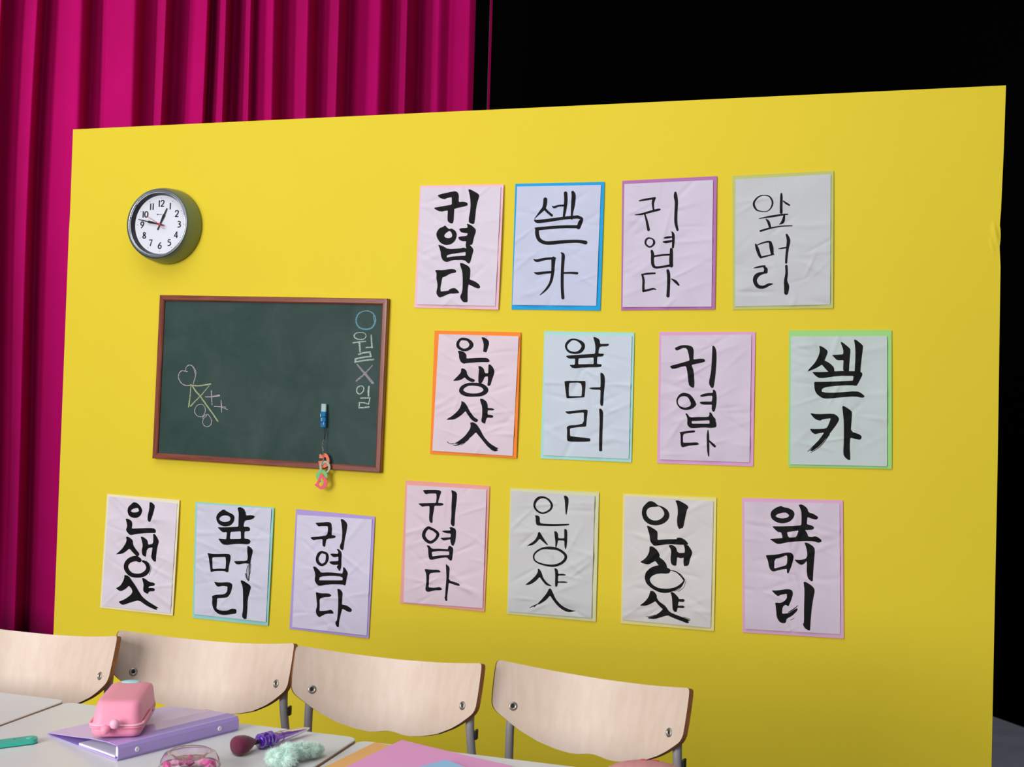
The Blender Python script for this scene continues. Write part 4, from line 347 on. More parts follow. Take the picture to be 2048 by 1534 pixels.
'C7': ((-0.1606, 0.8881), 0.027, [[-1365, 1878], [1353, 1886], [1368, -1886], [-1357, -1878]], [[-1305, 1770], [1268, 1792], [1271, -1777], [-1287, -1779]], '''-333,1676 -286,1680 -249,1659 -206,1646 -131,1636 -73,1617 0,1578 38,1542 60,1490 60,1442 38,1374 6,1325 -53,1270 -117,1237 -221,1206 -297,1201 -386,1218 -450,1244 -525,1295 -561,1339 -581,1399 -584,1447 -572,1508 -540,1554 -473,1609 -415,1643|-291,1490 -238,1501 -179,1503 -138,1486 -86,1434 -83,1417 -118,1375 -164,1355 -253,1342 -314,1342 -381,1355 -417,1370 -447,1400 -446,1411 -407,1445 -365,1466
183,1709 186,1731 246,1741 298,1722 379,1664 416,1616 431,1551 462,1520 528,1503 583,1480 656,1437 687,1410 694,1385 686,1365 656,1340 619,1335 553,1348 502,1363 424,1393 408,1377 393,1217 411,1192 518,1168 562,1148 584,1116 584,1092 562,1064 519,1050 431,1043 385,1040 350,1038 352,1026 395,962 413,923 423,878 449,858 505,853 549,857 608,874 659,864 732,822 768,791 788,747 782,734 727,706 680,705 607,728 532,737 415,737 312,732 165,720 49,706 -99,686 -206,664 -332,629 -408,629 -475,665 -525,696 -595,747 -587,759 -284,793 -264,806 -273,859 -281,894 -296,939 -320,956 -364,955 -399,969 -444,1005 -479,1040 -531,1101 -520,1113 -344,1118 -224,1124 -62,1134 56,1143 223,1162 245,1186 251,1322 251,1408 247,1514 230,1594|-138,945 -122,966 152,1018 166,1001 126,877 88,832 26,823 -21,818 -81,816 -112,847
-713,285 -699,306 -488,324 -364,345 -216,386 -128,401 -54,400 -11,382 26,338 37,294 30,226 12,151 -25,28 -54,-55 -98,-160 -110,-177 -136,-164 -145,-136 -145,-64 -166,-55 -300,-79 -384,-102 -488,-140 -550,-133 -602,-80 -630,-14 -649,99 -671,179|-483,147 -445,216 -353,242 -281,269 -177,318 -154,320 -137,285 -134,226 -142,104 -171,47 -238,21 -313,-5 -469,-54 -489,-39
332,672 335,690 390,692 443,672 531,618 575,579 599,535 605,459 594,308 584,177 569,-4 560,-137 551,-335 544,-358 509,-363 478,-344 426,-291 402,-228 390,-124 388,-35 392,86 391,145 383,180 373,176 330,121 298,95 254,75 211,82 145,120 106,152 66,204 77,213 177,208 246,215 334,236 377,268 399,326 402,390 388,495 369,570
-552,-676 -545,-665 -454,-665 -354,-651 -176,-616 -83,-611 -24,-631 4,-662 15,-722 6,-787 -28,-895 -56,-970 -99,-1070 -117,-1083 -169,-1050 -204,-1054 -248,-1095 -269,-1152 -278,-1278 -259,-1297 -145,-1282 -84,-1261 -25,-1220 27,-1185 114,-1127 131,-1124 140,-1168 111,-1217 30,-1305 -37,-1359 -126,-1409 -163,-1452 -171,-1513 -188,-1543 -225,-1557 -263,-1556 -322,-1540 -363,-1504 -408,-1431 -428,-1358 -435,-1245 -444,-1156 -461,-1020 -447,-1000 -350,-1004 -295,-992 -236,-959 -198,-927 -161,-880 -146,-835 -146,-754 -167,-744 -280,-768 -333,-786 -370,-814 -405,-810 -457,-771 -496,-736
-102,-1259 -84,-1248 -58,-1233 -28,-1215 3,-1194 32,-1173 60,-1149 88,-1121 115,-1093 138,-1069 154,-1052 155,-1049 154,-1045 151,-1043 147,-1044 129,-1059 104,-1081 75,-1105 45,-1130 17,-1152 -11,-1172 -41,-1193 -70,-1212 -95,-1229 -113,-1241 -116,-1247 -116,-1256 -109,-1260
-53,-1468 -31,-1456 0,-1438 31,-1420 53,-1408 55,-1405 54,-1401 51,-1398 48,-1399 27,-1411 -5,-1428 -36,-1446 -57,-1458 -59,-1461 -59,-1465 -56,-1468
304,-417 309,-394 353,-389 407,-413 509,-479 562,-528 594,-586 597,-657 572,-778 553,-885 531,-1036 515,-1167 497,-1348 487,-1484 475,-1693 467,-1715 429,-1713 396,-1700 345,-1669 315,-1633 288,-1575 286,-1543 305,-1519 312,-1421 313,-1195 316,-1000 324,-729 322,-573'''),
}
CHALK = """w|2917,1235 2945,1239 2984,1245 3030,1252 3077,1259 3123,1265 3170,1271 3222,1276 3273,1282 3317,1286 3348,1289 3358,1295 3362,1307 3355,1317 3344,1321 3313,1319 3269,1316 3218,1312 3165,1307 3117,1302 3071,1296 3022,1289 2976,1282 2937,1276 2910,1271 2899,1264 2895,1250 2904,1238
w|3098,1269 3101,1252 3106,1229 3112,1201 3117,1172 3122,1142 3127,1109 3131,1072 3135,1035 3138,1003 3141,980 3151,966 3171,959 3189,969 3196,984 3193,1007 3189,1039 3185,1076 3181,1114 3178,1147 3175,1177 3173,1207 3171,1235 3169,1259 3168,1276 3155,1293 3129,1301 3106,1288
w|3501,1496 3503,1468 3507,1426 3512,1379 3516,1331 3520,1288 3524,1247 3529,1207 3533,1168 3537,1136 3539,1113 3550,1099 3570,1093 3587,1103 3594,1119 3590,1142 3584,1174 3577,1212 3571,1252 3565,1291 3560,1334 3556,1382 3552,1429 3548,1470 3546,1499 3538,1511 3521,1516 3506,1509
w|3368,1092 3396,1095 3438,1098 3485,1102 3527,1106 3555,1109 3566,1115 3571,1129 3564,1141 3551,1146 3523,1144 3481,1141 3434,1138 3392,1135 3363,1134 3351,1126 3345,1111 3354,1098
w|3130,878 3151,885 3180,895 3214,907 3251,918 3289,926 3331,933 3381,939 3432,944 3476,948 3507,950 3522,960 3528,978 3517,995 3500,1001 3469,998 3425,993 3374,987 3323,980 3277,972 3237,962 3198,951 3162,939 3133,929 3112,922 3101,910 3099,893 3113,880
w|3467,968 3474,948 3485,917 3496,883 3507,852 3514,831 3526,820 3545,817 3559,829 3563,843 3557,865 3548,896 3539,930 3531,962 3525,983 3511,996 3489,1000 3471,986
w|3547,870 3511,865 3461,858 3402,850 3340,841 3283,833 3226,823 3164,812 3105,800 3054,791 3018,784 3004,773 3000,754 3013,738 3031,734 3066,741 3117,752 3176,764 3236,776 3293,787 3349,797 3410,806 3468,815 3519,823 3554,829 3566,837 3571,852 3561,865
w|2991,760 2992,742 2993,716 2994,687 2995,661 2996,643 3003,630 3020,621 3038,628 3046,641 3048,659 3050,685 3053,714 3056,740 3057,757 3048,775 3025,786 3002,777
w|3008,635 3046,643 3100,653 3163,665 3230,677 3296,687 3366,697 3445,707 3524,717 3592,725 3640,730 3652,738 3657,753 3648,767 3634,772 3586,767 3518,760 3439,751 3359,742 3287,733 3220,723 3153,711 3089,699 3036,688 2997,681 2985,671 2980,654 2992,640
w|3148,1563 3176,1564 3205,1565 3234,1564 3261,1561 3281,1555 3303,1539 3323,1518 3336,1494 3340,1473 3336,1457 3327,1438 3312,1419 3294,1403 3274,1391 3249,1383 3218,1378 3184,1376 3149,1376 3119,1379 3091,1384 3064,1393 3040,1403 3019,1415 3004,1425 2983,1446 2970,1468 2968,1487 2975,1500 2993,1518 3017,1536 3041,1549 3064,1557 3089,1561 3117,1563|3147,1586 3174,1587 3205,1588 3236,1587 3266,1584 3293,1575 3320,1556 3343,1530 3360,1501 3366,1473 3361,1449 3350,1425 3334,1402 3313,1382 3287,1366 3257,1356 3222,1351 3185,1349 3149,1349 3115,1351 3084,1355 3054,1361 3024,1370 2998,1380 2974,1395 2945,1423 2928,1459 2928,1495 2945,1522 2970,1543 2999,1561 3028,1575 3057,1583 3086,1586 3116,1586
w|3243,-89 3265,-93 3287,-103 3306,-118 3317,-135 3319,-150 3318,-171 3314,-194 3305,-217 3295,-236 3280,-255 3259,-275 3237,-293 3215,-306 3201,-311 3181,-308 3157,-295 3135,-276 3122,-255 3118,-237 3117,-213 3121,-187 3128,-164 3138,-146 3152,-131 3173,-116 3199,-103 3223,-93|3243,-57 3276,-63 3307,-77 3332,-98 3349,-123 3355,-148 3355,-175 3351,-203 3342,-230 3329,-255 3311,-279 3288,-302 3261,-323 3233,-340 3202,-348 3166,-342 3132,-324 3104,-299 3085,-270 3077,-242 3075,-212 3077,-180 3086,-149 3100,-122 3123,-101 3151,-83 3183,-69 3214,-60
w|3485,-75 3480,-97 3473,-129 3465,-166 3458,-204 3455,-241 3458,-276 3464,-312 3471,-346 3479,-374 3483,-394 3492,-405 3508,-410 3523,-401 3528,-388 3527,-368 3525,-339 3523,-306 3521,-272 3521,-241 3521,-209 3523,-172 3526,-136 3528,-104 3530,-81 3525,-68 3510,-60 3494,-64
w|3244,-472 3292,-471 3363,-468 3440,-465 3511,-463 3558,-461 3570,-455 3576,-442 3569,-430 3557,-424 3509,-425 3439,-427 3361,-428 3291,-430 3243,-431 3230,-437 3223,-452 3231,-466
w|3535,-440 3529,-469 3519,-511 3508,-559 3498,-601 3492,-630 3496,-643 3510,-652 3527,-648 3536,-638 3541,-609 3549,-566 3557,-518 3565,-475 3570,-446 3566,-436 3556,-429 3543,-432
w|3520,-616 3497,-610 3465,-600 3428,-590 3388,-580 3352,-574 3316,-572 3280,-572 3245,-574 3217,-577 3197,-578 3185,-585 3180,-598 3187,-610 3200,-615 3220,-614 3249,-611 3281,-609 3315,-609 3347,-611 3379,-616 3417,-625 3453,-636 3485,-645 3508,-652 3521,-649 3531,-639 3529,-625
w|3173,-597 3174,-622 3176,-658 3178,-699 3180,-735 3181,-760 3189,-771 3204,-778 3220,-770 3226,-758 3226,-734 3225,-697 3225,-657 3224,-621 3223,-596 3215,-583 3197,-576 3180,-584
w|3194,-780 3246,-775 3322,-767 3406,-759 3482,-752 3533,-747 3548,-737 3554,-719 3543,-702 3526,-696 3475,-703 3400,-712 3316,-723 3240,-732 3188,-739 3176,-746 3171,-762 3180,-775
l|3063,570 3094,536 3138,488 3191,432 3246,371 3301,312 3361,246 3429,172 3496,99 3555,35 3595,-10 3623,-20 3656,-11 3670,18 3663,44 3621,88 3561,150 3491,222 3421,294 3358,358 3299,415 3238,472 3182,525 3134,569 3100,601 3084,606 3066,601 3058,584
l|3584,582 3551,548 3504,498 3449,441 3391,383 3336,330 3278,278 3213,223 3149,170 3094,125 3055,93 3049,77 3055,58 3075,51 3092,55 3131,87 3187,131 3251,184 3317,240 3375,294 3430,351 3485,413 3537,473 3580,525 3611,562 3614,572 3608,583 3595,586
b|3315,2234 3356,2235 3397,2230 3437,2221 3474,2207 3505,2190 3533,2168 3558,2141 3580,2110 3598,2078 3611,2048 3619,2019 3624,1990 3624,1960 3621,1930 3613,1901 3601,1869 3584,1835 3563,1801 3539,1772 3515,1750 3489,1734 3460,1723 3427,1715 3392,1710 3357,1707 3319,1707 3278,1709 3238,1714 3199,1723 3167,1735 3137,1752 3109,1773 3084,1798 3063,1824 3047,1851 3036,1878 3029,1907 3026,1937 3027,1969 3031,2000 3038,2032 3047,2066 3061,2098 3079,2128 3103,2154 3136,2176 3178,2197 3225,2215 3272,2227|3311,2267 3357,2268 3403,2263 3447,2253 3489,2239 3527,2221 3561,2196 3592,2166 3619,2132 3641,2097 3658,2063 3670,2028 3676,1993 3678,1957 3675,1921 3666,1885 3652,1848 3633,1810 3609,1772 3581,1738 3550,1710 3516,1689 3479,1674 3440,1664 3400,1659 3360,1656 3318,1656 3273,1660 3228,1667 3184,1678 3144,1694 3108,1715 3075,1740 3046,1769 3021,1800 3002,1832 2988,1865 2979,1901 2975,1937 2976,1973 2981,2009 2990,2044 3003,2081 3021,2118 3045,2152 3075,2182 3115,2207 3161,2229 3212,2246 3263,2259
b|3560,2100 3563,2083 3567,2060 3572,2034 3577,2007 3582,1983 3590,1959 3600,1939 3606,1920 3605,1895 3594,1866 3576,1829 3556,1791 3537,1757 3524,1734 3524,1728 3529,1722 3536,1722 3542,1725 3554,1749 3573,1782 3594,1821 3613,1859 3625,1891 3628,1921 3622,1945 3613,1966 3606,1988 3601,2011 3595,2037 3589,2064 3584,2087 3580,2103 3576,2108 3568,2109 3562,2105
p|-2903,252 -2918,254 -2940,256 -2965,260 -2990,263 -3011,268 -3035,274 -3061,280 -3088,282 -3114,279 -3139,269 -3162,253 -3183,235 -3202,215 -3217,194 -3229,173 -3238,149 -3244,124 -3248,100 -3249,77 -3248,55 -3245,34 -3239,13 -3230,-9 -3219,-31 -3205,-54 -3188,-80 -3168,-105 -3147,-130 -3123,-151 -3097,-170 -3069,-187 -3039,-202 -3009,-215 -2979,-224 -2948,-230 -2917,-231 -2887,-231 -2860,-229 -2836,-226 -2805,-219 -2781,-210 -2767,-203 -2761,-197 -2761,-188 -2769,-182 -2778,-182 -2793,-186 -2814,-192 -2842,-196 -2863,-198 -2889,-200 -2917,-200 -2944,-199 -2970,-195 -2996,-187 -3024,-176 -3052,-163 -3079,-148 -3102,-132 -3123,-112 -3143,-90 -3161,-66 -3177,-41 -3191,-19 -3201,1 -3209,20 -3214,39 -3217,57 -3218,76 -3217,97 -3214,119 -3208,141 -3200,162 -3190,181 -3176,199 -3160,217 -3141,233 -3122,245 -3105,253 -3087,256 -3065,254 -3042,250 -3018,244 -2995,240 -2968,237 -2943,233 -2922,230 -2907,228 -2899,231 -2893,238 -2896,247
p|-2962,268 -2961,283 -2960,303 -2957,326 -2953,348 -2946,366 -2936,381 -2922,395 -2906,408 -2890,419 -2875,427 -2858,434 -2840,439 -2822,440 -2801,437 -2782,432 -2761,424 -2739,413 -2718,400 -2699,385 -2681,367 -2662,344 -2646,320 -2631,296 -2620,273 -2613,251 -2608,229 -2606,208 -2605,185 -2607,159 -2610,132 -2616,103 -2623,72 -2632,41 -2641,9 -2651,-27 -2663,-66 -2675,-104 -2686,-137 -2694,-161 -2691,-171 -2681,-178 -2668,-176 -2660,-169 -2653,-146 -2643,-112 -2632,-73 -2620,-34 -2611,2 -2603,35 -2595,67 -2588,98 -2583,129 -2580,157 -2579,184 -2579,209 -2582,233 -2587,256 -2595,280 -2607,306 -2622,332 -2640,357 -2660,381 -2680,401 -2701,419 -2724,434 -2748,447 -2771,456 -2794,464 -2820,468 -2845,468 -2870,463 -2893,454 -2911,443 -2929,429 -2945,413 -2960,395 -2971,376 -2978,354 -2982,329 -2984,305 -2985,284 -2986,270 -2982,264 -2975,260 -2966,262
p|-2733,407 -2723,391 -2708,368 -2691,342 -2675,315 -2664,290 -2657,266 -2653,239 -2651,213 -2649,190 -2648,174 -2646,171 -2642,170 -2638,171 -2636,174 -2637,190 -2637,213 -2639,240 -2642,268 -2649,294 -2661,320 -2678,348 -2696,374 -2712,396 -2723,412 -2727,414 -2731,413 -2734,410
p|-2016,-360 -2013,-393 -2010,-441 -2006,-496 -2001,-552 -1997,-604 -1991,-654 -1985,-706 -1978,-757 -1973,-799 -1969,-830 -1964,-836 -1955,-839 -1946,-835 -1942,-828 -1945,-797 -1949,-754 -1954,-704 -1958,-651 -1963,-601 -1967,-550 -1971,-494 -1975,-439 -1979,-391 -1982,-358 -1988,-350 -2000,-345 -2011,-351
p|-2210,-578 -2179,-578 -2137,-577 -2086,-576 -2032,-574 -1979,-570 -1921,-564 -1857,-555 -1793,-546 -1739,-538 -1700,-532 -1683,-519 -1678,-497 -1694,-479 -1715,-473 -1753,-482 -1806,-495 -1868,-510 -1930,-524 -1985,-534 -2036,-540 -2088,-543 -2138,-546 -2180,-547 -2211,-548 -2221,-553 -2226,-564 -2220,-574
p|-1643,-652 -1642,-678 -1640,-715 -1638,-758 -1635,-803 -1632,-845 -1628,-888 -1623,-934 -1618,-979 -1614,-1018 -1611,-1045 -1606,-1052 -1597,-1055 -1588,-1051 -1585,-1044 -1586,-1016 -1587,-977 -1589,-932 -1591,-885 -1594,-843 -1599,-800 -1605,-756 -1611,-713 -1617,-677 -1621,-651 -1625,-645 -1633,-642 -1640,-646
p|-1875,-873 -1853,-874 -1822,-874 -1786,-875 -1746,-876 -1704,-877 -1655,-878 -1599,-879 -1542,-880 -1492,-880 -1457,-881 -1450,-878 -1445,-870 -1449,-861 -1457,-858 -1491,-857 -1541,-855 -1598,-853 -1655,-851 -1703,-850 -1745,-849 -1785,-848 -1822,-847 -1852,-847 -1874,-847 -1883,-851 -1888,-860 -1884,-869
p|-1669,-870 -1626,-883 -1565,-903 -1496,-924 -1434,-944 -1392,-957 -1384,-956 -1377,-949 -1378,-941 -1384,-935 -1426,-923 -1488,-905 -1557,-885 -1620,-866 -1662,-854 -1669,-855 -1674,-860 -1673,-866
p|-2372,-819 -2351,-818 -2333,-819 -2316,-822 -2299,-828 -2284,-837 -2268,-851 -2252,-869 -2238,-889 -2225,-910 -2217,-932 -2211,-953 -2208,-975 -2207,-998 -2210,-1021 -2214,-1044 -2222,-1068 -2232,-1093 -2245,-1118 -2259,-1141 -2274,-1159 -2288,-1173 -2304,-1184 -2321,-1192 -2340,-1198 -2359,-1201 -2379,-1203 -2401,-1201 -2424,-1198 -2446,-1191 -2467,-1181 -2488,-1167 -2510,-1149 -2531,-1129 -2548,-1108 -2561,-1087 -2569,-1066 -2574,-1045 -2575,-1022 -2573,-999 -2569,-977 -2560,-953 -2549,-927 -2534,-902 -2517,-879 -2498,-861 -2476,-847 -2450,-836 -2422,-828 -2395,-822|-2375,-795 -2351,-794 -2328,-796 -2307,-802 -2288,-810 -2269,-822 -2251,-838 -2234,-857 -2218,-879 -2205,-902 -2195,-926 -2188,-949 -2184,-973 -2182,-998 -2184,-1024 -2188,-1049 -2196,-1075 -2207,-1102 -2221,-1129 -2236,-1153 -2253,-1174 -2271,-1190 -2291,-1202 -2312,-1212 -2333,-1218 -2356,-1221 -2379,-1223 -2404,-1221 -2430,-1217 -2455,-1209 -2479,-1198 -2503,-1183 -2527,-1165 -2550,-1143 -2570,-1120 -2585,-1097 -2595,-1073 -2601,-1048 -2602,-1022 -2600,-996 -2595,-971 -2585,-945 -2571,-917 -2554,-891 -2535,-866 -2513,-846 -2488,-829 -2460,-816 -2430,-806 -2401,-799
p|-2113,-1131 -2102,-1136 -2083,-1150 -2062,-1170 -2041,-1193 -2023,-1215 -2007,-1235 -1992,-1257 -1979,-1280 -1970,-1303 -1965,-1326 -1964,-1351 -1967,-1379 -1973,-1407 -1983,-1433 -1995,-1453 -2012,-1470 -2034,-1485 -2059,-1498 -2085,-1507 -2107,-1511 -2129,-1511 -2152,-1507 -2175,-1500 -2196,-1489 -2214,-1478 -2230,-1463 -2243,-1446 -2254,-1426 -2262,-1405 -2266,-1385 -2267,-1363 -2263,-1339 -2257,-1315 -2248,-1292 -2238,-1273 -2226,-1258 -2210,-1245 -2192,-1232 -2173,-1219 -2156,-1204 -2142,-1184 -2132,-1163 -2124,-1144 -2116,-1133|-2111,-1108 -2087,-1117 -2065,-1134 -2043,-1156 -2022,-1180 -2004,-1203 -1987,-1224 -1971,-1247 -1956,-1271 -1945,-1296 -1938,-1323 -1937,-1352 -1940,-1382 -1947,-1413 -1958,-1442 -1974,-1467 -1994,-1487 -2020,-1505 -2048,-1519 -2077,-1529 -2105,-1535 -2132,-1534 -2160,-1529 -2186,-1519 -2209,-1507 -2230,-1492 -2247,-1476 -2262,-1456 -2275,-1434 -2284,-1410 -2289,-1387 -2290,-1362 -2287,-1336 -2281,-1309 -2272,-1284 -2261,-1261 -2246,-1242 -2228,-1227 -2209,-1214 -2191,-1202 -2177,-1190 -2166,-1174 -2157,-1154 -2148,-1133 -2135,-1116
p|-2290,-1264 -2280,-1251 -2267,-1231 -2252,-1209 -2235,-1189 -2218,-1173 -2197,-1161 -2173,-1150 -2147,-1142 -2124,-1134 -2108,-1129 -2103,-1124 -2103,-1116 -2109,-1111 -2116,-1110 -2132,-1115 -2155,-1122 -2182,-1132 -2209,-1143 -2233,-1157 -2252,-1176 -2270,-1199 -2285,-1222 -2297,-1242 -2306,-1256 -2306,-1261 -2302,-1267 -2295,-1267
y|-2777,-167 -2778,-210 -2779,-272 -2781,-343 -2783,-418 -2787,-488 -2795,-558 -2804,-633 -2814,-707 -2824,-774 -2830,-826 -2833,-862 -2834,-885 -2833,-900 -2832,-911 -2832,-920 -2830,-926 -2822,-931 -2814,-929 -2809,-924 -2805,-915 -2800,-906 -2793,-891 -2786,-867 -2780,-831 -2774,-778 -2768,-711 -2762,-637 -2757,-561 -2753,-490 -2751,-419 -2750,-344 -2750,-272 -2750,-211 -2750,-167 -2754,-160 -2763,-156 -2773,-160
y|-2726,-892 -2707,-871 -2679,-842 -2647,-807 -2611,-770 -2574,-732 -2535,-695 -2493,-657 -2448,-616 -2401,-571 -2352,-522 -2296,-460 -2234,-388 -2171,-316 -2118,-253 -2080,-209 -2079,-201 -2083,-193 -2093,-191 -2101,-194 -2140,-238 -2195,-300 -2258,-371 -2322,-442 -2379,-502 -2427,-550 -2474,-594 -2519,-634 -2562,-672 -2602,-709 -2641,-746 -2679,-782 -2714,-815 -2743,-843 -2764,-863 -2768,-877 -2760,-892 -2742,-897
y|-2764,-221 -2724,-224 -2668,-229 -2601,-233 -2527,-235 -2451,-232 -2366,-222 -2269,-206 -2173,-189 -2089,-173 -2031,-163 -2018,-153 -2014,-137 -2025,-124 -2041,-120 -2100,-130 -2183,-146 -2279,-163 -2375,-179 -2456,-188 -2528,-192 -2599,-190 -2665,-187 -2720,-183 -2761,-181 -2775,-186 -2783,-199 -2777,-214
y|-2731,-218 -2711,-245 -2684,-284 -2651,-329 -2616,-374 -2583,-414 -2551,-445 -2521,-471 -2491,-496 -2458,-524 -2422,-560 -2380,-607 -2333,-662 -2284,-721 -2234,-781 -2183,-841 -2131,-900 -2076,-961 -2022,-1022 -1969,-1080 -1922,-1134 -1878,-1186 -1836,-1238 -1797,-1285 -1765,-1325 -1741,-1354 -1728,-1360 -1711,-1357 -1702,-1343 -1704,-1330 -1727,-1301 -1759,-1261 -1797,-1213 -1839,-1161 -1883,-1108 -1930,-1053 -1981,-994 -2035,-933 -2089,-871 -2141,-812 -2191,-753 -2242,-693 -2292,-635 -2340,-580 -2383,-533 -2421,-494 -2454,-464 -2484,-438 -2512,-413 -2541,-384 -2574,-347 -2610,-304 -2645,-261 -2675,-224 -2696,-198 -2709,-192 -2724,-194 -2733,-206"""
# ---------------------------------------------------------------- setting
m_yellow = mat('yellow_seamless_paper', (.84, .645, .034), rough=0.62, var=0.02, vscale=3, bump=0.16, bscale=260, bdist=0.0006, spec=0.2)
m_ply = mat('raw_plywood', lin(190, 160, 110), rough=0.7, var=0.2, vscale=30, stretch=(1, 1, 8))
m_floor = mat('dark_studio_floor', lin(74, 75, 84), rough=0.7, var=0.25, vscale=5, bump=0.2, bscale=80)
m_black = mat('black_drape', (0.0012, 0.0012, 0.0014), rough=1.0, spec=0.0)
m_curt = mat('magenta_curtain', (0.50, 0.0004, 0.135), rough=0.85, spec=0.12, bump=0.25, bscale=900, bdist=0.0004, sheen=0.04, sheencol=(1, .1, .5), col2=(0.46, 0.0004, 0.118), vscale=3)

box('floor', (-11, 8, -8, 8, -0.05, 0.0), m_floor)['kind'] = 'structure'

# yellow board wall: slightly uneven side edges where its panels meet
wl = [(-2.567, 2.2015), (-2.5667, 1.9105), (-2.5685, 1.8596), (-2.5699, 1.3344), (-2.5718, 0.4988), (-2.572, 0.0)]
wr = [(0.3594, 2.2025), (0.3575, 2.03), (0.3541, 1.8702), (0.3506, 1.8037), (0.3560, 1.72), (0.3600, 1.2), (0.3619, 0.4046), (0.362, 0.0)]
wall = prism('wall_back', wl[::-1]+wr, [], 0.0, 0.036, None, mats=[m_yellow, m_yellow])
wall['kind'] = 'structure'
# dented, torn corner of the covering paper on the right edge, at panel joint height
bm = bmesh.new()
bmesh.ops.create_grid(bm, x_segments=14, y_segments=18, size=0.5)
for v in bm.verts:
    x, z = v.co.x, v.co.y
    x, z = x*math.sqrt(1-2*z*z), z*math.sqrt(1-2*x*x); e = max(0, 1-4*(x*x+z*z))**2
    v.co = Vector((0.3395+x*0.030, -0.0001-e*(0.0022+0.0022*math.sin(11*z+7*x)), 1.80+z*0.11))
tr_ = from_bm('paper_tear', bm, m_yellow, wall, smooth=True)
# back bracing of the board
for i, x in enumerate((-2.45, -1.1, 0.25)):
    box('brace', (x-0.02, x+0.02, 0.036, 0.075, 0.0, 2.18), m_ply, wall)

# magenta curtain: folds, plan line through (x, depth) knots
random.seed(5)
D = 2.2
def at_plane(px, y, py=100):
    d = fw+r2*((px-1024)/2300)-u2*((py-767)/2300)
    return CAM+d*((y-CAM.y)/d.y)
front, mid, back = 1.70, 1.77, 1.865
knots = []
x = at_plane(0, mid).x
L_ = []
xx = x-0.06
while xx > -9.5:
    L_ += [(xx, back), (xx-0.10, front)]; xx -= random.uniform(0.2, 0.34)
knots += L_[::-1]
bands = [(0, 6, 'f'), (29, 33, 'b'), (66, 12, 'f'), (97, 13, 'b'), (146, 25, 'f'), (190, 16, 'b'), (212, 6, 'm'), (255, 25, 'f'), (300, 18, 'b'), (324, 7, 'F'), (357, 18, 'b'), (377, 6, 'm'), (401, 9, 'f'),
         (421, 7, 'b'), (440, 7, 'F'), (466, 13, 'b'), (491, 7, 'F'), (507, 6, 'm'), (536, 14, 'f'), (570, 14, 'b'), (609, 12, 'f'), (641, 13, 'b'), (672, 9, 'F'), (702, 12, 'b'), (752, 17, 'f'), (788, 11, 'b'),
         (813, 8, 'F'), (845, 12, 'b'), (879, 12, 'f'), (912, 12, 'm'), (945, 8, 'm'), (985, 8, 'b'), (1005, 8, 'f')]
dep = dict(f=front, b=back, m=mid, F=1.66)
for px, hw, k in bands:
    y = dep[k]
    a, b2 = at_plane(px-hw*0.55, y).x, at_plane(px+hw*0.55, y).x
    knots += [(a, y+(0.012 if k in 'fF' else -0.006)), (b2, y+(0.004 if k in 'fF' else -0.012))]
kn = np.array(knots); path = []
for i in range(len(kn)-1):
    a = kn[max(i-1, 0)]; b = kn[i]; c = kn[i+1]; d = kn[min(i+2, len(kn)-1)]
    for k in range(8):
        t = k/8; m1 = (c-a)*0.42; m2 = (d-b)*0.42
        path.append((2*t**3-3*t*t+1)*b+(t**3-2*t*t+t)*m1+(-2*t**3+3*t*t)*c+(t**3-t*t)*m2)
path = np.array(path); NZ = 26; V = []; F = []
for j in range(NZ+1):
    z = 0.02+4.6*j/NZ
    s = (z-2.2)
    for i, p in enumerate(path):
        sw = 0.012*math.sin(p[0]*2.3+z*0.9)+0.010*math.sin(p[0]*5.1-z*1.7)*max(0, 1.5-s)/3
        V.append((p[0]+sw-0.006*s*math.sin(p[0]*3), p[1]+0.012*math.sin(p[0]*7+z*1.3), z))
n = len(path)
for j in range(NZ):
    for i in range(n-1): F.append((j*n+i, j*n+i+1, (j+1)*n+i+1, (j+1)*n+i))
cur = mesh('stage_curtain', V, F, m_curt, smooth=True)
sol = cur.modifiers.new('cloth', 'SOLIDIFY'); sol.thickness = 0.0015
tag(cur, 'tall magenta stage curtain hanging in deep folds behind the yellow board', 'curtain')

def drape(name, pts, amp, step, m, z1=4.7):
    P = []; 
    for i in range(len(pts)-1):
        a = Vector(pts[i]); b = Vector(pts[i+1]); L = (b-a).length; nn = max(2, int(L/step)); d = (b-a).normalized(); no = Vector((-d.y, d.x))
        for k in range(nn+(i == len(pts)-2)):
            s = k/nn; P.append(a+(b-a)*s+no*amp*math.sin(s*L*18))
    V = [(p.x, p.y, z) for z in (0.004, z1) for p in P]; n = len(P)
    o = mesh(name, V, [(i, i+1, n+i+1, n+i) for i in range(n-1)], m, smooth=True)
    s = o.modifiers.new('cloth', 'SOLIDIFY'); s.thickness = 0.004
    return o
xa, xb, xc = at_plane(949, 1.62).x, at_plane(977.5, 1.62).x, at_plane(982.5, 1.64).x
pa = drape('black_drape', [(xa, 1.62), (xb, 1.62)], 0.0, 0.05, m_black)
tag(pa, 'narrow black drape strip hanging over the edge of the magenta curtain', 'drape')
tube('lit_hem_line', [(xb+0.001, 1.616, 0.01), (xb+0.001, 1.616, 4.6)], 0.0010, mat('lit_hem_grey', lin(84, 74, 78), rough=0.7), pa, seg=6)  # grey cord puts the light caught along the hem edge into colour
pb = drape('backdrop', [(xc, 1.64), (xc+0.16, 1.65), (-1.2, 2.3), (-0.1, 3.0), (0.603, 2.215), (0.7145, 2.068), (2.2, 0.1), (3.4, -1.0)], 0.0, 0.06, m_black)
pb['kind'] = 'structure'

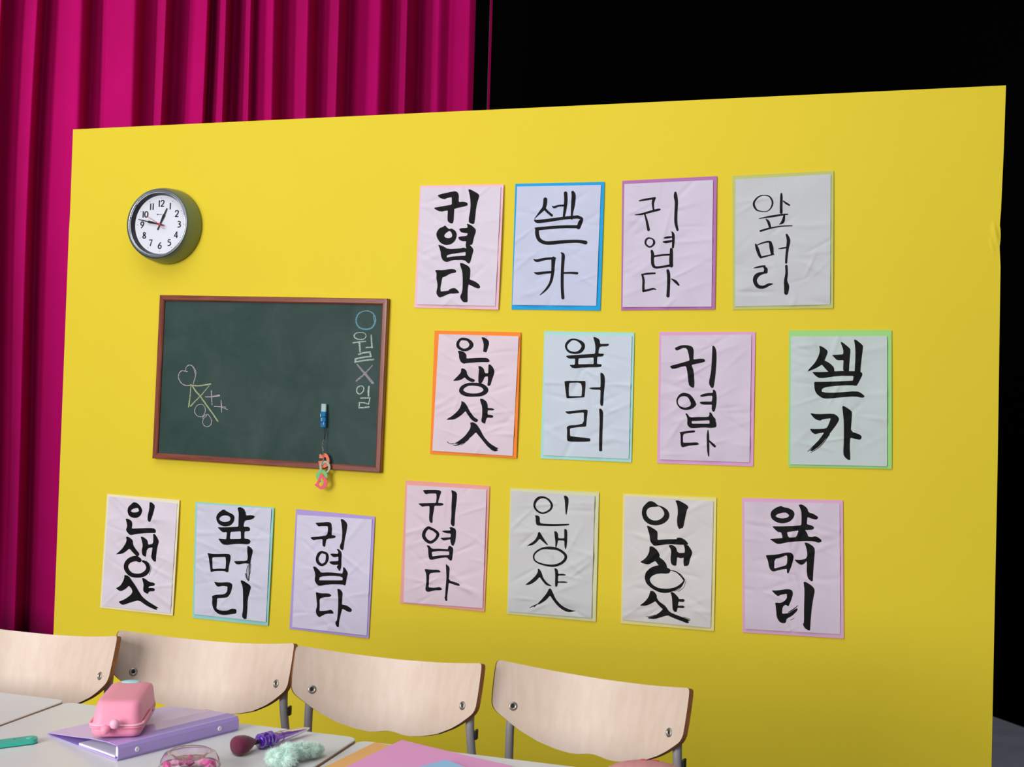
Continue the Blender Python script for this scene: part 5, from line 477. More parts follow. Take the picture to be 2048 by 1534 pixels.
# ---------------------------------------------------------------- calligraphy sheets
def wrinkle(seed, X, Z, amp=1.0):
    rg = np.random.RandomState(seed); h = np.zeros_like(X)
    for k in range(34):
        ax, az = rg.uniform(-.055, .045), rg.uniform(-.16, .16); an = rg.uniform(0, 2*PI)
        if rg.rand() < .6: an = rg.choice([0.0, PI])+rg.uniform(-.75, .75)
        c, s = math.cos(an), math.sin(an); dx, dz = X-ax, Z-az
        t = dx*c+dz*s; d = -dx*s+dz*c+rg.uniform(-1.2, 1.2)*t*t
        wd = rg.uniform(.0022, .0065)+np.clip(t, 0, 1)*0.03; t0 = rg.uniform(.04, .11)
        env = np.clip(t/.02, 0, 1)*np.exp(-((t-t0)/rg.uniform(.03, .07))**2)
        h += rg.choice([1, 1, -1])*rg.uniform(.25, .8)*1e-3*np.exp(-(d/wd)**2)*env
    for k in range(3):
        f = rg.uniform(14, 34); an = rg.uniform(0, PI); h += .22e-3*np.sin(f*(X*math.cos(an)+Z*math.sin(an))*2+rg.uniform(0, 6))
    return h*amp*2.8
def split(polys, ax, step):
    out = []
    for p in polys:
        lo = min(v[ax] for v in p); hi = max(v[ax] for v in p); k = math.floor(lo/step)+1
        while k*step < hi-1e-7:
            c = k*step; A = []; B = []
            for i in range(len(p)):
                a, b = p[i], p[(i+1) % len(p)]
                if a[ax] <= c: A.append(a)
                if a[ax] >= c: B.append(a)
                if (a[ax]-c)*(b[ax]-c) < 0:
                    t = (c-a[ax])/(b[ax]-a[ax]); q = (a[0]+(b[0]-a[0])*t, a[1]+(b[1]-a[1])*t); A.append(q); B.append(q)
            if len(A) > 2: out.append(A)
            if len(B) < 3: p = None; break
            p = B; k += 1
        if p: out.append(p)
    return out
m_ink = mat('black_ink', lin(18, 16, 18), rough=.6, spec=0.15)
INFO = {
 'A1': ((243, 193, 207), (226, 212, 226), .010, 'heavy three-syllable ink calligraphy on a pale pink mount, leftmost of the top row'),
 'A2': ((30, 165, 228), (205, 208, 231), .003, 'two-syllable ink calligraphy sheet on a bright blue mount'),
 'A3': ((186, 118, 178), (217, 205, 223), .004, 'thin-brushed ink calligraphy sheet on a dark mauve mount, top row'),
 'A4': ((196, 200, 118), (206, 206, 209), .003, 'thin ink calligraphy on white sheet with olive green mount, top right'),
 'B1': ((255, 140, 52), (229, 209, 219), .009, 'ink calligraphy sheet on an orange mount'),
 'B2': ((172, 226, 218), (208, 217, 228), .003, 'boxy ink calligraphy sheet on a pale aqua mount, middle row'),
 'B3': ((228, 168, 210), (220, 204, 221), .002, 'ink calligraphy on pink mount in middle row, heavy top and thin bottom'),
 'B4': ((165, 222, 132), (203, 213, 210), .003, 'bold two-syllable ink calligraphy sheet on a light green mount'),
 'C1': ((243, 232, 196), (229, 217, 228), .009, 'crowded bold ink calligraphy on a cream mount, leftmost of the bottom row'),
 'C2': ((156, 214, 208), (214, 212, 228), .007, 'ink calligraphy with a dry-brushed stroke on a teal mount, bottom row'),
 'C3': ((182, 160, 220), (219, 210, 230), .004, 'ink calligraphy sheet on a lavender mount, below the chalkboard'),
 'C4': ((240, 166, 156), (228, 206, 218), .003, 'ink calligraphy sheet on a salmon mount, bottom row'),
 'C5': ((220, 219, 170), (212, 210, 210), .004, 'thin ink calligraphy on off-white sheet with pale khaki mount, bottom row'),
 'C6': ((236, 224, 150), (222, 215, 212), .003, 'bold dry-brushed ink calligraphy on a pale yellow mount, bottom row'),
 'C7': ((228, 176, 208), (221, 204, 219), .002, 'bold ink calligraphy on a pink mount, rightmost of the bottom row'),
}
Dc = 3.2857
for si, (key, (cen, ang, MQ, PQ, ST)) in enumerate(SHEETS.items()):
    mc, pc, lift, lab = INFO[key]
    root = empty('calligraphy_sheet', (cen[0], -0.0005, cen[1]), rot=(0, -ang, 0))
    tag(root, lab, 'poster', 'calligraphy sheets on the yellow wall')
    ca, sa = math.cos(ang), math.sin(ang)
    def raise_(X, Z, L):
        # lift off the wall, sliding along the sight of the eye so that the traced outline still holds
        wx = cen[0]+X*ca-Z*sa; wz = cen[1]+X*sa+Z*ca
        nx = wx*(1-L/Dc)-cen[0]; nz = CAM.z+(wz-CAM.z)*(1-L/Dc)-cen[1]
        return nx*ca+nz*sa, -nx*sa+nz*ca
    def liftf(X, Z):
        u = np.clip((X+.136)/.272, 0, 1); v = np.clip((.19-Z)/.38, 0, 1)
        return .0012+lift*np.clip(u*1.35-.35, 0, 1)**1.6*(.35+.65*np.sin(PI*np.clip(v*.8+.1, 0, 1)))
    def quad_grid(Q, nx, nz, hf):
        Q = np.array(Q, float)*1e-4; u, v = np.meshgrid(np.linspace(0, 1, nx), np.linspace(0, 1, nz))
        X = (1-v)*((1-u)*Q[0, 0]+u*Q[1, 0])+v*((1-u)*Q[3, 0]+u*Q[2, 0]); Z = (1-v)*((1-u)*Q[0, 1]+u*Q[1, 1])+v*((1-u)*Q[3, 1]+u*Q[2, 1])
        # faintly uneven hand-cut edges
        L = hf(X, Z); A, B = raise_(X, Z, L)
        V = np.stack([A, -L, B], -1).reshape(-1, 3)
        F = [(j*nx+i, j*nx+i+1, (j+1)*nx+i+1, (j+1)*nx+i) for j in range(nz-1) for i in range(nx-1)]
        return V.tolist(), [f[::-1] for f in F]
    V, F = quad_grid(MQ, 24, 32, liftf)
    mm = mat('mount_'+key, lin(*mc), rough=0.7, bump=0.1, bscale=300, spec=0.3)
    mo = mesh('mount', V, F, mm, root, smooth=False); s = mo.modifiers.new('thick', 'SOLIDIFY'); s.thickness = 0.0006; s.offset = 1
    base = wrinkle(si*7+3, *np.meshgrid(np.linspace(-.13, .13, 60), np.linspace(-.18, .18, 80))).min()
    hp = lambda X, Z: liftf(X, Z)+.0010-base+wrinkle(si*7+3, X, Z)
    V, F = quad_grid(PQ, 88, 120, hp)
    pm = mat('rice_paper_'+key, lin(*pc), rough=0.75, var=0.035, vscale=14, bump=0.15, bscale=350, spec=0.25)
    po = mesh('paper', V, F, pm, root, smooth=True)
    polys = []
    for line in ST.strip().split('\n'):
        rings = [[(float(a)*1e-4, float(b)*1e-4) for a, b in (t.split(',') for t in r.split())] for r in line.split('|')]
        flat = [p for r in rings for p in r]
        tr = tessellate_polygon([[Vector((p[0], p[1], 0)) for p in r] for r in rings])
        polys += split(split([[flat[i] for i in t] for t in tr], 0, .003), 1, .003)
    idx = {}; VV = []; FF = []
    for p in polys:
        f = []
        for q in p:
            kq = (round(q[0]*2e5), round(q[1]*2e5))
            if kq not in idx: idx[kq] = len(VV); VV.append(q)
            if idx[kq] not in f: f.append(idx[kq])
        if len(f) > 2: FF.append(f)
    A = np.array(VV); L = hp(A[:, 0], A[:, 1])+.0005
    X, Z = raise_(A[:, 0], A[:, 1], L-.0012)
    # all strokes face the room
    FF = [f if ((A[f[1]]-A[f[0]])[0]*(A[f[2]]-A[f[0]])[1]-(A[f[1]]-A[f[0]])[1]*(A[f[2]]-A[f[0]])[0]) > 0 else f[::-1] for f in FF]
    mesh('brush_lettering', np.stack([X, -L, Z], -1).tolist(), FF, m_ink, po, smooth=True)

# ---------------------------------------------------------------- chalkboard
bx, bz, bt = -1.794, 1.3655, 0.0124
board = empty('chalkboard', (bx, -0.0005, bz))
tag(board, 'green chalkboard with a reddish wooden frame and chalk doodles', 'chalkboard')
m_board = NT('chalkboard_green')
tc = m_board.n('ShaderNodeTexCoord'); n1 = m_board.n('ShaderNodeTexNoise', i_Scale=5.0, i_Detail=6.0, i_Roughness=0.65); n1.inputs['Distortion'].default_value = .8
m_board.l(tc.outputs['Object'], n1.inputs['Vector']); cr = m_board.n('ShaderNodeValToRGB')
cr.color_ramp.elements[0].position = .34; cr.color_ramp.elements[0].color = (*lin(33, 60, 54), 1)
cr.color_ramp.elements[1].position = .72; cr.color_ramp.elements[1].color = (*lin(56, 77, 72), 1)
m_board.l(n1.outputs['Fac'], cr.inputs[0]); m_board.l(cr.outputs[0], m_board.b.inputs['Base Color']); m_board.b.inputs['Roughness'].default_value = .62; m_board.b.inputs['Specular IOR Level'].default_value = .3
n2 = m_board.n('ShaderNodeTexNoise', i_Scale=160.0); bp = m_board.n('ShaderNodeBump', i_Strength=.12, i_Distance=.0005)
m_board.l(tc.outputs['Object'], n2.inputs['Vector']); m_board.l(n2.outputs['Fac'], bp.inputs['Height']); m_board.l(bp.outputs[0], m_board.b.inputs['Normal'])
Wb, Hb, fwid = .807/2, .535/2, .0185
Rb = Matrix.Rotation(bt, 4, 'Y')
box('writing_surface', (-Wb+.006, Wb-.006, -.0115, -.003, -Hb+.006, Hb-.006), m_board.m, board, mat=Rb)
m_fr = mat('mahogany_frame', lin(146, 70, 46), rough=.36, col2=lin(108, 46, 32), vscale=12, stretch=(12, 12, .7), spec=.5, coat=.3)
m_fr2 = mat('mahogany_frame_cross', lin(146, 70, 46), rough=.36, col2=lin(108, 46, 32), vscale=12, stretch=(.7, 12, 12), spec=.5, coat=.3)
cs = [(-Wb, Hb), (Wb, Hb), (Wb, -Hb), (-Wb, -Hb)]; ci = [(x-math.copysign(fwid, x), z-math.copysign(fwid, z)) for x, z in cs]
for i in range(4):
    j = (i+1) % 4; g = .0004
    prof = []
    for (o_, n_) in ((cs[i], ci[i]), (cs[j], ci[j])):
        lerp = lambda t: (o_[0]+(n_[0]-o_[0])*t, o_[1]+(n_[1]-o_[1])*t)
        prof.append([(*lerp(0), 0), (*lerp(0), -.017), (*lerp(.12), -.0195), (*lerp(.8), -.0195), (*lerp(1), -.0165), (*lerp(1), -.0105), (*lerp(.7), 0)])
    # hairline gap at the mitres
    d = Vector((prof[1][0][0]-prof[0][0][0], prof[1][0][1]-prof[0][0][1])).normalized()*g
    V = [(x+d.x, y, z+d.y) for x, z, y in prof[0]]+[(x-d.x, y, z-d.y) for x, z, y in prof[1]]
    V = [tuple(Rb @ Vector(v)) for v in V]; n = 7
    F = [(k, (k+1) % n, n+(k+1) % n, n+k) for k in range(n)]+[tuple(range(n))[::-1], tuple(range(n, 2*n))]
    o = mesh('frame_rail', V, F, m_fr if i % 2 else m_fr2, board)
    bm = bmesh.new(); bm.from_mesh(o.data); bmesh.ops.recalc_face_normals(bm, faces=bm.faces[:]); bm.to_mesh(o.data); bm.free()
def chalk_mat(name, c):
    N = NT(name); t = N.n('ShaderNodeTexCoord'); a = N.n('ShaderNodeTexNoise', i_Scale=420.0, i_Detail=3.0); N.l(t.outputs['Object'], a.inputs['Vector'])
    r = N.n('ShaderNodeValToRGB'); r.color_ramp.elements[0].position = .36; r.color_ramp.elements[1].position = .58
    r.color_ramp.elements[0].color = (*lin(78, 98, 92), 1); r.color_ramp.elements[1].color = (*c, 1)
    N.l(a.outputs['Fac'], r.inputs[0]); N.l(r.outputs[0], N.b.inputs['Base Color']); N.b.inputs['Roughness'].default_value = 1; N.b.inputs['Specular IOR Level'].default_value = 0
    return N.m
CM = dict(w=('white_chalk_writing', lin(196, 212, 200)), l=('lilac_chalk_cross', lin(172, 158, 172)), b=('blue_chalk_circle', lin(118, 166, 186)), p=('pink_chalk_doodle', lin(208, 188, 200)), y=('yellow_chalk_doodle', lin(190, 196, 148)))
by = {}
for line in CHALK.strip().split('\n'):
    f = line.split('|'); rings = [[(float(a)*1e-4, float(b)*1e-4) for a, b in (t.split(',') for t in r.split())] for r in f[1:]]
    by.setdefault(f[0], []).append(rings)
for q, (c, L) in enumerate(by.items()):
    nm, colr = CM[c]; cm_ = chalk_mat(nm, colr)
    for k, rings in enumerate(L):
        flat = [p for r in rings for p in r]; F = []
        for t in tessellate_polygon([[Vector((p[0], p[1], 0)) for p in r] for r in rings]):
            a, b_, c3 = (flat[i] for i in t)
            if (b_[0]-a[0])*(c3[1]-a[1])-(b_[1]-a[1])*(c3[0]-a[0]) < 0: t = t[::-1]
            F.append(tuple(t))
        mesh('chalk_stroke', [(p[0], -.0117-.00004*(k+1)-.00003*q, p[1]) for p in flat], F, cm_, board)

# ---------------------------------------------------------------- key charm on the board
charm = empty('key_charm', (-1.587, -.0205, 1.262))
tag(charm, 'blue clip with a chain of coloured letter charms hanging from the chalkboard', 'charm')
ox, oz = -1.587, 1.262
m_blue = mat('blue_plastic', lin(40, 146, 206), rough=.12, trans=.45, ior=1.45); m_clear = mat('clear_plastic', lin(205, 235, 240), rough=.1, trans=.35)
box('clip_top', (-.0085, .0075, -.0085, 0, .012, .037), m_clear, charm, bev=.0015)
for k in range(3):
    box('clip_block', (-.0095+.0004*k, .0085, -.012+.001*k, 0, .0125-.0165*(k+1)+.0008, .0125-.0165*k-.0004), m_blue, charm, bev=.0016)
m_white = mat('painted_glint', lin(220, 235, 245), rough=.3)  # highlights on the blue blocks, painted as pale strips
for k, (x0, z0) in enumerate(((-.0085, .0005), (-.003, -.012), (.0035, -.024))):
    box('clip_glint', (x0, x0+.0013, -.0134, -.0095, z0-.0045, z0+.0045), m_white, charm, bev=.0004)
m_cord = mat('black_cord', lin(20, 22, 24), rough=.6)
tube('cord', [(-.0855e-1+.010, -.004, -.0375), (.0055, -.006, -.052), (.0058, -.008, -.0735)], .0007, m_cord, charm, seg=6)
tube('cord', [(.0100, -.004, -.0375), (.0085, -.006, -.052), (.0062, -.008, -.0735)], .0007, m_cord, charm, seg=6)
m_silver = mat('silver_chain', lin(200, 195, 175), rough=.25, metal=1)
ch = [(-15811, 11884), (-15846, 11692), (-15805, 11524), (-15813, 11417), (-15796, 11269), (-15848, 11097), (-15832, 10971), (-15849, 10800)]
ch = [Vector((x*1e-4-ox, -.014, z*1e-4-oz)) for x, z in ch]; V = []; F = []; k = 0
for i in range(len(ch)-1):
    n = max(1, int((ch[i+1]-ch[i]).length/.0042))
    for q in range(n):
        c = ch[i].lerp(ch[i+1], (q+.5)/n); d = (ch[i+1]-ch[i]).normalized(); s = Vector((-d.z, 0, d.x)) if k % 2 else Vector((0, 1, 0)); k += 1
        v, f = tube_data([c+d*math.cos(t)*.0029+s*math.sin(t)*.0016 for t in np.linspace(0, 2*PI, 9)[:-1]], .0005, 5, True)
        F += [tuple(j+len(V) for j in g) for g in f]; V += v
mesh('chain', V, F, m_silver, charm, smooth=True)
def loc(P): return [(x*1e-4-ox, z*1e-4-oz) for x, z in P]
def el(cx, cz, a, b, n=28): return [(cx*1e-4-ox+a*math.cos(t), cz*1e-4-oz+b*math.sin(t)) for t in np.linspace(0, 2*PI, n, endpoint=False)]
prism('letter_charm', loc([(-15964, 11411), (-15906, 11430), (-15882, 11393), (-15835, 11384), (-15802, 11450), (-15756, 11462), (-15673, 11412), (-15615, 11299), (-15605, 11183), (-15660, 11063), (-15775, 11005), (-15891, 11011), (-15952, 11072), (-15987, 11208), (-15922, 11211), (-15852, 11225), (-15820, 11300), (-15902, 11297), (-15967, 11305), (-15951, 11358)]),
      [loc([(-15787, 11344), (-15728, 11325), (-15700, 11232), (-15721, 11145), (-15791, 11142), (-15807, 11248)])], -.0075, -.0095, mat('coral_acrylic', lin(238, 118, 84), rough=.25), charm)
prism('ring_charm', el(-15745, 11031, .0185, .0198), [el(-15728, 11020, .0100, .0137)], -.0100, -.0120, mat('frosted_acrylic', lin(190, 192, 165), rough=.25, alpha=.82), charm)
prism('ring_charm', el(-15828, 10750, .0193, .0192), [el(-15824, 10717, .0090, .0131)], -.0125, -.0143, mat('green_acrylic', lin(120, 195, 125), rough=.25), charm)
prism('letter_charm', loc([(-15877, 10791), (-15809, 10826), (-15772, 10775), (-15664, 10696), (-15602, 10582), (-15633, 10454), (-15690, 10385), (-15745, 10353), (-15838, 10338), (-15957, 10406), (-16059, 10465), (-15984, 10521), (-15931, 10651)]),
      [loc([(-15828, 10709), (-15756, 10649), (-15725, 10555), (-15772, 10458), (-15864, 10421), (-15913, 10482), (-15859, 10612)])], -.0160, -.0178, mat('rose_acrylic', lin(240, 92, 110), rough=.25), charm)

# ---------------------------------------------------------------- wall clock
clk = empty('wall_clock', (-2.1783, 0, 1.8638))
tag(clk, 'round wall clock with deep grey metal case, chrome rim and white face', 'clock')
m_case = mat('grey_clock_case', lin(118, 132, 118), rough=.36, metal=.45, bump=.03, bscale=300); m_chr = mat('chrome', (.78, .8, .82), rough=.07, metal=1)
m_dark = mat('dark_inner_ring', lin(38, 36, 42), rough=.25, spec=.5)
lathe('case', [(0.0, 0.0), (.122, 0.0), (.1236, .003), (.1232, .02), (.1205, .045), (.1165, .06), (.1135, .0665)], m_case, clk, 96, 'y')
lathe('bezel', [(.1135, .0655), (.1138, .0680), (.1130, .0704), (.1105, .0722), (.1070, .0730), (.1050, .0726)], mat('satin_bezel', lin(118, 126, 132), rough=.38, metal=.85), clk, 96, 'y')
lathe('chrome_rim', [(.1052, .0724), (.1042, .0732), (.1028, .0722), (.1020, .0690), (.1016, .0665)], m_chr, clk, 96, 'y')
lathe('inner_ring', [(.1020, .0668), (.0985, .058), (.0950, .0505)], m_dark, clk, 96, 'y')
face = lathe('dial', [(0, .051), (.0952, .051)], mat('white_dial', lin(226, 228, 238), rough=.5), clk, 96, 'y')
m_num = mat('black_print', lin(22, 24, 34), rough=.5)
DG = {'1': [[(0, 1, .19), (0, 0, .19)]],
 '2': [[(-.26, .74, .15), (-.2, .93, .16), (.02, .99, .15), (.24, .86, .18), (.22, .62, .18), (0, .34, .16), (-.28, .06, .14)], [(-.28, .075, .15), (.3, .075, .15)]],
 '3': [[(-.24, .86, .14), (-.04, .94, .15), (.2, .85, .17), (.16, .62, .17), (-.06, .53, .13)], [(-.06, .53, .13), (.2, .45, .17), (.26, .24, .18), (.06, .06, .15), (-.24, .08, .14)]],
 '4': [[(.12, 1, .17), (.12, 0, .18)], [(.1, .96, .12), (-.32, .3, .13)], [(-.34, .29, .14), (.32, .29, .14)]],
 '5': [[(-.18, .94, .14), (.24, .94, .14)], [(-.16, .94, .13), (-.2, .58, .13)], [(-.2, .56, .13), (.06, .6, .16), (.26, .42, .18), (.2, .16, .18), (-.02, .05, .15), (-.24, .08, .14)]],
 '6': [[(.2, 1, .13), (-.1, .7, .16), (-.26, .32, .19), (-.14, .08, .16), (.1, .06, .15), (.25, .26, .18), (.18, .5, .16), (-.04, .56, .13), (-.2, .44, .12)]],
 '7': [[(-.3, .94, .14), (.3, .94, .14)], [(.26, .92, .13), (.06, .46, .16), (-.08, 0, .18)]],
 '8': [[(0, .95, .14), (.18, .82, .16), (.12, .62, .16), (-.1, .46, .17), (-.24, .24, .18), (-.12, .06, .15), (.12, .06, .15), (.24, .24, .18), (.1, .46, .17), (-.12, .62, .16), (-.18, .82, .16), (0, .95, .14)]],
 '9': [[(-.2, 0, .13), (.1, .3, .16), (.26, .68, .19), (.14, .92, .16), (-.1, .94, .15), (-.25, .74, .18), (-.18, .5, .16), (.04, .44, .13), (.2, .56, .12)]],
 '0': [[(0, .95, .14), (-.22, .8, .17), (-.27, .5, .2), (-.22, .2, .17), (0, .05, .14), (.22, .2, .17), (.27, .5, .2), (.22, .8, .17), (0, .95, .14)]]}
def digits(txt, cx, cz, h):
    V = []; F = []; wd = [.46 if c == '1' else .66 for c in txt]; x = -sum(wd)/2
    for c, wc in zip(txt, wd):
        for st in DG[c]:
            o, _ = brush([(p[0], p[1], p[2]*1.15) for p in st])
            b0 = len(V); V += [(cx+(x+wc/2+p[0])*h, 0, cz+(p[1]-.5)*h) for p in o]
            n = len(o)//2
            F += [(b0+i, b0+i+1, b0+2*n-2-i, b0+2*n-1-i) for i in range(n-1)]
        x += wc
    return V, F
R_ = .0945
for k in range(1, 13):
    a = 2*PI*k/12; V, F = digits(str(k), math.sin(a)*R_*.725, math.cos(a)*R_*.722, .0212)
    o = mesh('numeral', [(x, -.0514, z) for x, y, z in V], F, m_num, face)
V = []; F = []
for k in range(60):
    a = 2*PI*k/60; c = Vector((math.sin(a), 0, math.cos(a))); t = Vector((math.cos(a), 0, -math.sin(a))); big = k % 5 == 0
    r0, r1, hw = (.905, .928, .0011) if big else (.912, .920, .0004)
    b0 = len(V); V += [c*R_*r0-t*hw, c*R_*r0+t*hw, c*R_*r1+t*hw, c*R_*r1-t*hw]; F.append((b0, b0+1, b0+2, b0+3))
mesh('minute_mark', [(v.x, -.0514, v.z) for v in V], F, m_num, face)
# small maker's line under the 12 (two squiggles, not legible in the photo)
V = []; F = []
for st in ([(-.0150, .0325, .0010), (-.0125, .0338, .0014), (-.0100, .0325, .0014), (-.0118, .0316, .0010), (-.0095, .0335, .0012), (-.0075, .0322, .0012)],
           [(-.0058, .0322, .0008), (-.0046, .0330, .0008), (-.0034, .0321, .0008), (-.0022, .0330, .0008), (-.0010, .0322, .0008), (.0002, .0330, .0008), (.0014, .0322, .0008), (.0028, .0330, .0008), (.0042, .0323, .0008)]):
    o, _ = brush([(p[0], p[1], p[2]*1.5) for p in st]); b0 = len(V); n = len(o)//2; V += [(p[0], -.0514, p[1]) for p in o]; F += [(b0+i, b0+i+1, b0+2*n-2-i, b0+2*n-1-i) for i in range(n-1)]
mesh('maker_lettering', V, F, m_num, face)
m_hand = mat('black_hand', lin(16, 16, 20), rough=.4)
def hand(name, ang, prof, y, m):
    c = Vector((math.sin(ang), math.cos(ang))); t = Vector((math.cos(ang), -math.sin(ang)))
    L = [c*r+t*wd for r, wd in prof]; Rr = [c*r-t*wd for r, wd in prof[::-1]]
    return prism(name, [(p.x, p.y) for p in L+Rr], [], -y, -y-.0009, m, clk)
hand('hour_hand', math.radians(25.2), [(-.0195, .0022), (-.016, .0020), (0, .0016), (.004, .0020), (.034, .0046), (.0355, .0023), (.0575, .0017)], .0545, m_hand)
hand('minute_hand', math.radians(282.2), [(-.0165, .0022), (0, .0016), (.006, .0020), (.043, .0042), (.0445, .0019), (.0820, .0014)], .0565, m_hand)
m_red = mat('red_hand', lin(200, 40, 60), rough=.4)
hand('second_hand', math.radians(299), [(-.014, .0006), (0, .0008), (.0600, .0005)], .0585, m_red)
a = math.radians(299); cc = Vector((-math.sin(a)*.0188, -.0590, -math.cos(a)*.0188))
tube('second_hand_ring', [cc+Vector((math.cos(t), 0, math.sin(t)))*.0058 for t in np.linspace(0, 2*PI, 25)[:-1]], .0005, m_red, clk, seg=6, closed=True)
lathe('hub', [(.0044, .0560), (.0044, .0595), (.0036, .0600), (0, .0601)], m_red, clk, 24, 'y')

# ---------------------------------------------------------------- chairs
m_beech = NT('beech_laminate')
tc = m_beech.n('ShaderNodeTexCoord'); mp = m_beech.n('ShaderNodeMapping'); mp.inputs['Scale'].default_value = (60, 60, 3.0); m_beech.l(tc.outputs['Object'], mp.inputs[0])
n1 = m_beech.n('ShaderNodeTexNoise', i_Scale=1.0, i_Detail=7.0, i_Roughness=.62); m_beech.l(mp.outputs[0], n1.inputs['Vector'])
cr = m_beech.n('ShaderNodeValToRGB'); cr.color_ramp.elements[0].position = .3; cr.color_ramp.elements[1].position = .72
cr.color_ramp.elements[0].color = (*lin(204, 180, 162), 1); cr.color_ramp.elements[1].color = (*lin(213, 193, 178), 1)
m_beech.l(n1.outputs['Fac'], cr.inputs[0]); m_beech.l(cr.outputs[0], m_beech.b.inputs['Base Color'])
m_beech.b.inputs['Roughness'].default_value = .44; m_beech.b.inputs['Coat Weight'].default_value = 0; m_beech.b.inputs['Specular IOR Level'].default_value = .36; m_beech.b.inputs['Coat Roughness'].default_value = .3
n3 = m_beech.n('ShaderNodeTexNoise', i_Scale=7.0, i_Detail=1.0); b3 = m_beech.n('ShaderNodeBump', i_Strength=.12, i_Distance=.002)
m_beech.l(mp.outputs[0], n3.inputs['Vector']); m_beech.l(n1.outputs['Fac'], b3.inputs['Height']); m_beech.l(b3.outputs[0], m_beech.b.inputs['Normal'])
m_beech = m_beech.m
m_edge = mat('brown_ply_edge', lin(146, 92, 50), rough=.55, col2=lin(112, 68, 36), vscale=60, stretch=(1, 1, .2))
m_tube = mat('grey_steel_tube', lin(158, 154, 158), rough=.4, metal=.1, spec=.5)
m_scr = mat('steel_screw', lin(170, 165, 155), rough=.38, metal=.95); m_hole = mat('screw_recess', lin(18, 16, 15), rough=.6)
m_cap = mat('black_cap', lin(24, 24, 26), rough=.5)
TH, RR, TOP = math.radians(16.66), .308, .8038
def cpt(u, v, t=0.0):      # t: distance behind the front face
    x = (RR+t)*math.sin(u/RR); o = RR-(RR+t)*math.cos(u/RR)
    return Vector((x, v*math.sin(TH)-o*math.cos(TH), v*math.cos(TH)+o*math.sin(TH)+TOP))
BOT = [(0, -.1418), (.005, -.142), (.018, -.144), (.030, -.1465), (.045, -.1472), (.072, -.1445), (.107, -.137), (.142, -.1238), (.163, -.1135), (.183, -.1022), (.193, -.0965), (.1985, -.0925), (.2030, -.0872), (.2062, -.080), (.2085, -.060), (.2098, -.035), (.2102, -.015)]
TOPL = [(0, -.0042), (.10, -.0030), (.16, -.0012), (.2, 0), (.2045, -.0004), (.2080, -.0022), (.2096, -.0055), (.2102, -.011)]
us = sorted(set([round(x, 5) for x in list(np.linspace(-.2, .2, 61))+[s*v for v, _ in BOT[8:]+TOPL[4:] for s in (-1, 1)]]))
def backrest(parent):
    NV = 14; nu = len(us); V = []; F = []; mi = []
    for t in (0.0, .0092):
        for u in us:
            a = abs(u); b = np.interp(a, *zip(*BOT)); tp = np.interp(a, *zip(*TOPL))
            for j in range(NV+1): V.append(cpt(u, tp+(b-tp)*j/NV, t))
    q = nu*(NV+1); I = lambda s, i, j: s*q+i*(NV+1)+j
    for i in range(nu-1):
        for j in range(NV):
            F.append((I(0, i, j), I(0, i, j+1), I(0, i+1, j+1), I(0, i+1, j))); mi.append(0)
            F.append((I(1, i, j), I(1, i+1, j), I(1, i+1, j+1), I(1, i, j+1))); mi.append(0)
        for j in (0, NV):
            f = (I(0, i, j), I(0, i+1, j), I(1, i+1, j), I(1, i, j)); F.append(f if j == 0 else f[::-1]); mi.append(1)
    for i in (0, nu-1):
        for j in range(NV):
            f = (I(0, i, j), I(1, i, j), I(1, i, j+1), I(0, i, j+1)); F.append(f if i == 0 else f[::-1]); mi.append(1)
    o = mesh('backrest', V, F, [m_beech, m_edge], parent, mi=mi)
    for p in o.data.polygons: p.use_smooth = (p.material_index == 0)
    bm = bmesh.new(); bm.from_mesh(o.data)
    for e in bm.edges:
        if len(e.link_faces) == 2 and e.link_faces[0].material_index != e.link_faces[1].material_index: e.smooth = False
    bmesh.ops.recalc_face_normals(bm, faces=bm.faces[:]); bm.to_mesh(o.data); bm.free()
    return o
